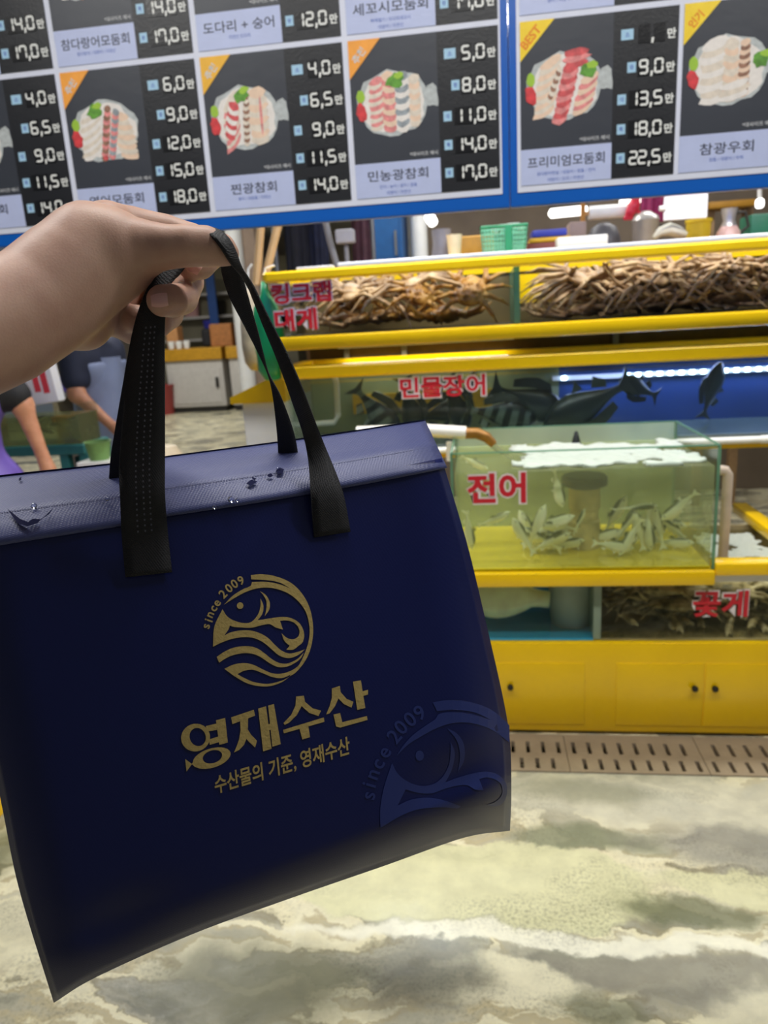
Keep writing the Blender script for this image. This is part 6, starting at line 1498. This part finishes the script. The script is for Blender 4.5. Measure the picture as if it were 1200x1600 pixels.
# blue cabinet, posts
def back_block(nm, lb, cat, px0, px1, Y, zt, m, dy=.4, parts=()):
    xa, xb = at(px0, 370, Y)[0], at(px1, 370, Y)[0]; o = ((xa + xb) / 2, Y + dy / 2, 0); t = thing(nm, lb, cat, o)
    off(MB().box(xa, xb, Y, Y + dy, 0, zt, 0, .01), o).build('body', m, t); return t, o, xa, xb
t, o, xa, xb = back_block('blue_cabinet', 'tall blue cabinet behind the crab tank, left of the white column', 'cabinet', 580, 629, 5.0, 2.5, mat('cab_blue', rgb(26, 82, 136), .5, var=.1))
off(MB().box(xa + .02, xb - .02, 4.985, 4.999, .1, 2.44, 0, .004), o).build('door', MATS['cab_blue'], t); off(MB().box(xb - .05, xb - .035, 4.965, 4.985, 1.9, 2.05), o).build('handle', M_STEEL, t)
wc = at(655, 370, 5.2)
t = thing('white_column', 'round white column rising behind the crab tank', 'column', (wc[0], 5.2, 0)); MB().lathe([(.075, 0), (.055, .06), (.055, 3.34), (.075, 3.39)], n=20).build('shaft', M_WHITE, t, .7)
t, o, xa, xb = back_block('grey_pillar', 'flat grey pillar beside the white column', 'pillar', 629, 646, 5.5, 3.38, mat('pillar_grey', rgb(140, 138, 132), .7), .15)
wp2 = at(365, 370, 6.0); t = thing('white_post', 'white post rising beyond the thumb and the wooden poles', 'post', (wp2[0], 6.0, 0)); MB().lathe([(.09, 0), (.065, .05), (.065, 3.34), (.09, 3.39)], n=18).build('shaft', M_WHITE, t, .7)
t, o, xa, xb = back_block('brown_pillar', 'brown pillar between the white post and the wooden poles', 'pillar', 377, 398, 6.0, 3.38, mat('pillar_brown', rgb(138, 118, 100), .7), .2)
# hanging lamps seen under the boards
M_BULB = glow('bulb_glass', (1, 0.98, 0.94, 1), 5.0)
def bulb(lb, pa, pb, Y, r, cat='lamp'):
    a, b = at(*pa, Y), at(*pb, Y); t = thing('hanging_lamp', lb, cat, a); v = b - a
    MB().tube([v * -.02, v * .12, v * .5, v * .88, v * 1.02], [r * .5, r * .9, r, r * .9, r * .5], 14).build('bulb', M_BULB, t, .9)
    MB().tube([v * -.02, v * -.02 + np.array([0, .02, .10])], r * .5, 10).build('socket', M_HOUS, t, .7); MB().tube([v * -.02 + np.array([0, .02, .10]), np.array([0, .02, 3.40 - a[2]])], .005, 6).build('cord', M_BLK, t)
bulb('glowing white bulb hanging beside the white column', (668, 334), (679, 352), 4.7, .032)
bulb('small glowing bulb hanging near the green box', (1187, 311), (1187, 325), 4.4, .022)
fa, fb_ = at(857, 334, 4.6), at(917, 328, 4.6)
t = thing('fluorescent_lamp', 'short bright fluorescent tube hanging above the blue trays', 'lamp', fa); v = fb_ - fa
MB().tube([v * 0, v * .06, v * .94, v], [.008, .026, .026, .02], 12).build('tube', M_BULB, t, .8); MB().box(0, v[0], -.02, .02, .034, .06).build('housing', M_DARK, t)
for q in (.15, .85): MB().tube([v * q + np.array([0, 0, .05]), np.array([v[0] * q, 0, 3.4 - fa[2]])], .004, 6).build('cord', M_BLK, t)
fa, fb_ = at(968, 314, 4.9), at(1003, 310, 4.9); t = thing('fluorescent_lamp', 'bright tube lamp just under the board above the red glove', 'lamp', fa); v = fb_ - fa
MB().tube([v * 0, v * .06, v * .94, v], [.01, .022, .022, .02], 12).build('tube', M_BULB, t, .8); MB().box(0, v[0], -.02, .02, .028, .05).build('housing', M_HOUS, t)
for q in (.15, .85): MB().tube([v * q + np.array([0, 0, .05]), np.array([v[0] * q, 0, 3.4 - fa[2]])], .004, 6).build('cord', M_BLK, t)
# cup on a yellow board
t = tag(MB().box(-.11, .11, -.09, .09, 0, .049, 0, .004).build('yellow_board', mat('cream_yellow', rgb(240, 206, 100), .5), loc=std(3.7, 700)), 'pale yellow board under the cream cup', 'board')
mb = MB(); ch_ = float(at(710, 367, 3.7)[2] - SHZ - .05); mb.lathe([(.026, 0), (.036, ch_ * .96), (.038, ch_), (.033, ch_), (.024, .006), (0, .006)], n=18); tag(mb.build('cream_cup', mat('cream_cup', rgb(236, 222, 188), .5), None, .7, loc=std(3.7, 710) + np.array([0, 0, .05])), 'cream cup standing on a pale yellow board', 'cup')
mb = MB(); mb.box(-.11, .11, -.08, .08, 0, .14, 0, .02); o = tag(mb.build('ochre_crate', mat('ochre', rgb(190, 138, 20), .5, var=.15), None, .7, loc=std(4.05, 738)), 'ochre crate behind the cream cup and green basket', 'crate')
o.scale = (1, 1, 1.35)
t = thing('grey_jug', 'tall grey jug between the white column and the ochre crate', 'jug', std(4.1, 690)); mb = MB(); mb.lathe([(.05, 0), (.06, .08), (.045, .17), (.05, .24), (.044, .24), (.04, .17), (.05, .08), (0, .01)], n=16); mb.build('vessel', mat('grey_jug', rgb(150, 150, 158), .4), t, .8); MB().tube([(.05, 0, .21), (.10, 0, .18), (.10, 0, .10), (.055, 0, .07)], .008, 8).build('handle', MATS['grey_jug'], t)
# green colander basket with white bowls
bs = thing('green_basket', 'green perforated plastic basket holding white bowls', 'basket', std(3.62, 787))
M_GRN = mat('green_basket', rgb(40, 140, 92), .5, var=.06); M_GRL = mat('green_mesh', rgb(120, 196, 160), .5, var=.06)
hw0, hw1, bh = .088, .102, float(at(787, 356, 3.62)[2] - SHZ)
for i in range(9):
    z = .006 + bh * i / 9; w = hw0 + (hw1 - hw0) * i / 9; mb = MB(); mb.tube([(-w, -w * .7, z), (w, -w * .7, z), (w, w * .7, z), (-w, w * .7, z), (-w, -w * .7, z)], .0028, 5, caps=False); mb.build('hoop', M_GRL, bs)
for k in range(15):
    u = -1 + 2 * k / 14
    for s in (-1, 1): MB().tube([(u * hw0, s * hw0 * .7, 0), (u * hw1, s * hw1 * .7, bh)], .003, 5).build('rib', M_GRL, bs)
for k in range(10):
    u = -1 + 2 * k / 9
    for s in (-1, 1): MB().tube([(s * hw0, u * hw0 * .7, 0), (s * hw1, u * hw1 * .7, bh)], .003, 5).build('rib', M_GRL, bs)
for xq in (.02,): MB().box(xq - .016, xq + .016, -hw1 * .7 - .006, -hw1 * .7 + .0, .0, bh, 0, .003).build('band', M_GRN, bs)
mb = MB(); mb.tube([(-hw1, -hw1 * .7, bh), (hw1, -hw1 * .7, bh), (hw1, hw1 * .7, bh), (-hw1, hw1 * .7, bh), (-hw1, -hw1 * .7, bh)], .007, 8, caps=False); mb.build('rim', M_GRN, bs); MB().box(-hw0, hw0, -hw0 * .7, hw0 * .7, 0, .004).build('base', M_GRN, bs)
for k, (dx, dz) in enumerate(((.0, .0), (.045, .004), (.08, -.004), (-.03, -.012))):
    mb = MB(); mb.lathe([(.012, 0), (.026, .012), (.030, .022), (.026, .022), (.012, .006), (0, .006)], n=14)
    tag(mb.build('white_bowl', M_WHITE, None, .7, loc=std(3.62, 787) + np.array([dx, -.01 + .01 * k, bh - .01 + dz])), 'small white bowl in the green basket', 'bowl', 'bowls in the green basket')
# trays, tissue roll, glove, cloth, dome, lid
def sbox(nm, lb, cat, px0, px1, py0, Y, m, dy=.16, zb=SHZ, bev=.006):
    xa, xb = at(px0, 370, Y)[0], at(px1, 370, Y)[0]; h_ = at((px0 + px1) / 2, py0, Y)[2] - zb
    return tag(MB().box(-(xb - xa) / 2, (xb - xa) / 2, -dy / 2, dy / 2, 0, h_, 0, bev).build(nm, m, None, .6, loc=((xa + xb) / 2, Y + dy / 2, zb)), lb, cat)
b1 = sbox('red_tray', 'dark red tray at the bottom of the tray stack by the green basket', 'tray', 824, 892, 378, 3.75, mat('dark_red', rgb(120, 46, 30), .5))
z1_ = b1.location.z + b1.dimensions.z; b1z = at(858, 378, 3.75)[2]
b2 = sbox('yellow_tray', 'yellow tray in the middle of the tray stack', 'tray', 828, 892, 370, 3.75, mat('tray_yellow', rgb(206, 160, 30), .5), zb=b1z + .001)
b2z = at(860, 370, 3.75)[2] + .001
sbox('blue_tray', 'blue tray on top of the tray stack', 'tray', 832, 886, 358, 3.75, mat('tray_blue', rgb(40, 50, 150), .5), zb=b2z + .001)
sbox('taupe_pot', 'taupe carton behind the white lid and dark dome', 'carton', 890, 916, 346, 3.95, mat('taupe', rgb(150, 128, 118), .6))
t = thing('paper_roll', 'white paper towel roll on a brown stand', 'paper roll', std(4.15, 952)); zr = at(952, 331, 4.15)[2] - SHZ; ha = (at(985, 370, 4.15)[0] - at(920, 370, 4.15)[0]) / 2
MB().tube([(-ha, 0, zr), (ha, 0, zr)], .034, 20).build('roll', M_WHITE, t, .7); MB().tube([(-ha - .03, 0, zr), (ha + .02, 0, zr)], .010, 8).build('spindle', M_WOOD, t); MB().box(-ha - .04, -ha - .02, -.02, .02, 0, zr + .06).build('stand', mat('amber_wood', rgb(176, 120, 40), .6), t); MB().box(-ha - .06, ha, -.05, .05, 0, .012).build('foot', MATS['amber_wood'], t)
def draped(nm, lb, cat, pts, Y, rads, m):
    o = at(*pts[0], Y); P = [at(*p, Y) - o for p in pts]; P = [p + np.array([0, .01 * math.sin(3 * i), 0]) for i, p in enumerate(P)]
    return tag(MB().tube(P, rads, 12, flat=.7).build(nm, m, None, True, loc=o), lb, cat)
gl_ = thing('red_glove', 'red rubber glove hanging over the paper roll end', 'glove', at(992, 318, 4.08)); o_ = at(992, 318, 4.08); M_GLV = mat('red_rubber', rgb(206, 40, 64), .4)
Bg = [(at(993, 312, 4.08) - o_, at(990, 322, 4.08) - o_, .022, .028), (at(990, 322, 4.08) - o_, at(986, 330, 4.08) - o_, .028, .026)]
for dx in (-9, -5, -1, 3): Bg.append((at(987 + dx * .5, 330, 4.08) - o_, at(984 + dx, 342, 4.08) - o_, .009, .007))
Bg.append((at(992, 324, 4.08) - o_, at(1000, 334, 4.08) - o_, .010, .008)); l_, h_ = bbox_bones(Bg, .01)
skin_obj('glove_skin', lambda P: bones_sdf(P, Bg, .008), l_, h_, .005, M_GLV, gl_, 1)
jacket('magenta cloth hanging behind the red glove', 1000, 1036, mat('magenta_cloth', rgb(150, 36, 92), .7, var=.15), 4.3, 2.3, 1.93, 2, True)
dm = thing('dark_dome', 'dark rounded dome behind the white tray', 'lid', std(3.8, 943)); rd = (at(971, 370, 3.8)[0] - at(914, 370, 3.8)[0]) / 2; hh = at(943, 348, 3.8)[2] - SHZ  # plain dark dome for a rounded shape of no certain kind
MB().lathe([(rd, 0), (rd, hh * .25), (rd * .92, hh * .6), (rd * .7, hh * .88), (rd * .3, hh * .99), (0, hh)], n=24).build('dome', mat('charcoal', rgb(58, 56, 60), .5), dm, .9)
wl = std(3.64, 908); hw = (at(946, 370, 3.64)[0] - at(868, 370, 3.64)[0]) / 2; hh = at(908, 370, 3.64)[2] - SHZ
t = thing('white_tray', 'shallow white tray lying on the shelf before the black dome', 'tray', wl); MB().box(-hw, hw, -.05, .05, hh * .62, hh, 0, .006).build('tray_body', M_WHITE, t, .6); MB().box(-hw * .8, hw * .8, -.045, .045, 0, hh * .62, 0, .004).build('base', M_WHITE, t)
t = thing('steel_pot', 'dull silver pot between the red glove and white panel', 'pot', std(3.95, 1008)); rd = .062; hh = at(1008, 330, 3.95)[2] - SHZ
mb = MB(); mb.lathe([(rd * .8, 0), (rd, hh * .15), (rd, hh * .8), (rd * 1.06, hh * .82), (rd * .9, hh * .9), (rd * .3, hh), (0, hh)], n=20); mb.build('vessel', mat('dull_silver', rgb(168, 164, 158), .35, .4), t, .7); MB().tube([(rd, 0, hh * .7), (rd * 1.6, 0, hh * .7)], .008, 8).build('handle', M_DARK, t)
mb = MB(); mb.lathe([(.02, 0), (.026, .05), (.022, .05), (.018, .006), (0, .006)], n=14); tag(mb.build('white_cup', M_WHITE, None, .7, loc=std(3.66, 1010)), 'small white cup on the shelf before the silver pot', 'cup')
# white panel
pa, pb = at(1037, 345, 3.6), at(1107, 302, 3.6); w2 = (pb[0] - pa[0]) / 2; h2 = pb[2] - pa[2]
t = thing('white_panel_sign', 'blank white panel hung under the price board', 'panel', ((pa[0] + pb[0]) / 2, 3.6, pa[2])); MB().box(-w2, w2, 0, .012, 0, h2, 0, .004).build('sheet', mat('bright_white', rgb(248, 248, 246), .4, var=.01), t)
for s in (-.8, .8): MB().tube([(s * w2, .006, h2), (s * w2, .006, 3.4 - pa[2])], .003, 6).build('cord', M_STEEL, t)
MB().tube([(-w2 - .02, .0, h2 * .52), (-w2 + .005, .0, h2 * .52)], [.010, .014], 10).build('clip', M_WHITE, t)
draped('white_rag', 'crumpled whitish rag on the shelf under the white panel', 'rag', [(1022, 371), (1032, 362), (1046, 358), (1060, 362), (1072, 368)], 3.68, [.015, .030, .042, .036, .020], mat('rag_white', rgb(206, 204, 188), .8, var=.1))
mb = MB(); rd = .055; hh = at(1090, 343, 3.8)[2] - SHZ; mb.lathe([(rd * .85, 0), (rd, hh * .9), (rd * 1.08, hh * .92), (rd * 1.08, hh), (rd * .95, hh), (rd * .8, hh * .1), (0, hh * .1)], n=20); tag(mb.build('yellow_tub', mat('mustard_tub', rgb(200, 172, 30), .5), None, .7, loc=std(3.8, 1090)), 'mustard yellow tub beside the whitish rag', 'tub')
t = thing('pink_pitcher', 'pale pink pitcher with a steel neck at the shelf end', 'pitcher', std(3.75, 1137)); hh = at(1137, 326, 3.75)[2] - SHZ
MB().lathe([(.048, 0), (.056, hh * .25), (.05, hh * .5), (.034, hh * .62)], n=18).build('vessel', mat('pale_pink', rgb(218, 180, 172), .4), t, .7); MB().lathe([(.034, hh * .62), (.026, hh * .75), (.036, hh), (0, hh)], n=16).build('steel_neck', mat('neck_steel', rgb(180, 176, 176), .3, .5), t, .7); MB().tube([(.05, 0, hh * .45), (.085, 0, hh * .6), (.07, 0, hh * .9), (.035, 0, hh * .9)], .007, 8).build('handle', M_DARK, t)
sbox('green_box', 'deep green box at the far end of the shelf', 'box', 1172, 1225, 333, 3.75, mat('deep_green', rgb(14, 104, 74), .5))
sbox('amber_beam', 'amber wooden beam lying high on the back wall shelf', 'beam', 1105, 1178, 313, 5.6, mat('amber_beam', rgb(170, 122, 30), .6), .2, at(1140, 324, 5.6)[2])
for xx in (1110, 1170):
    x_ = at(xx, 320, 5.7)[0]; tag(MB().box(-.03, .03, -.03, .03, 0, at(1140, 324, 5.6)[2]).build('wall_post', M_SHW, loc=(x_, 5.72, 0)), 'wooden post under the amber beam ' + ('beside the white panel' if xx == 1110 else 'beside the green box'), 'post')
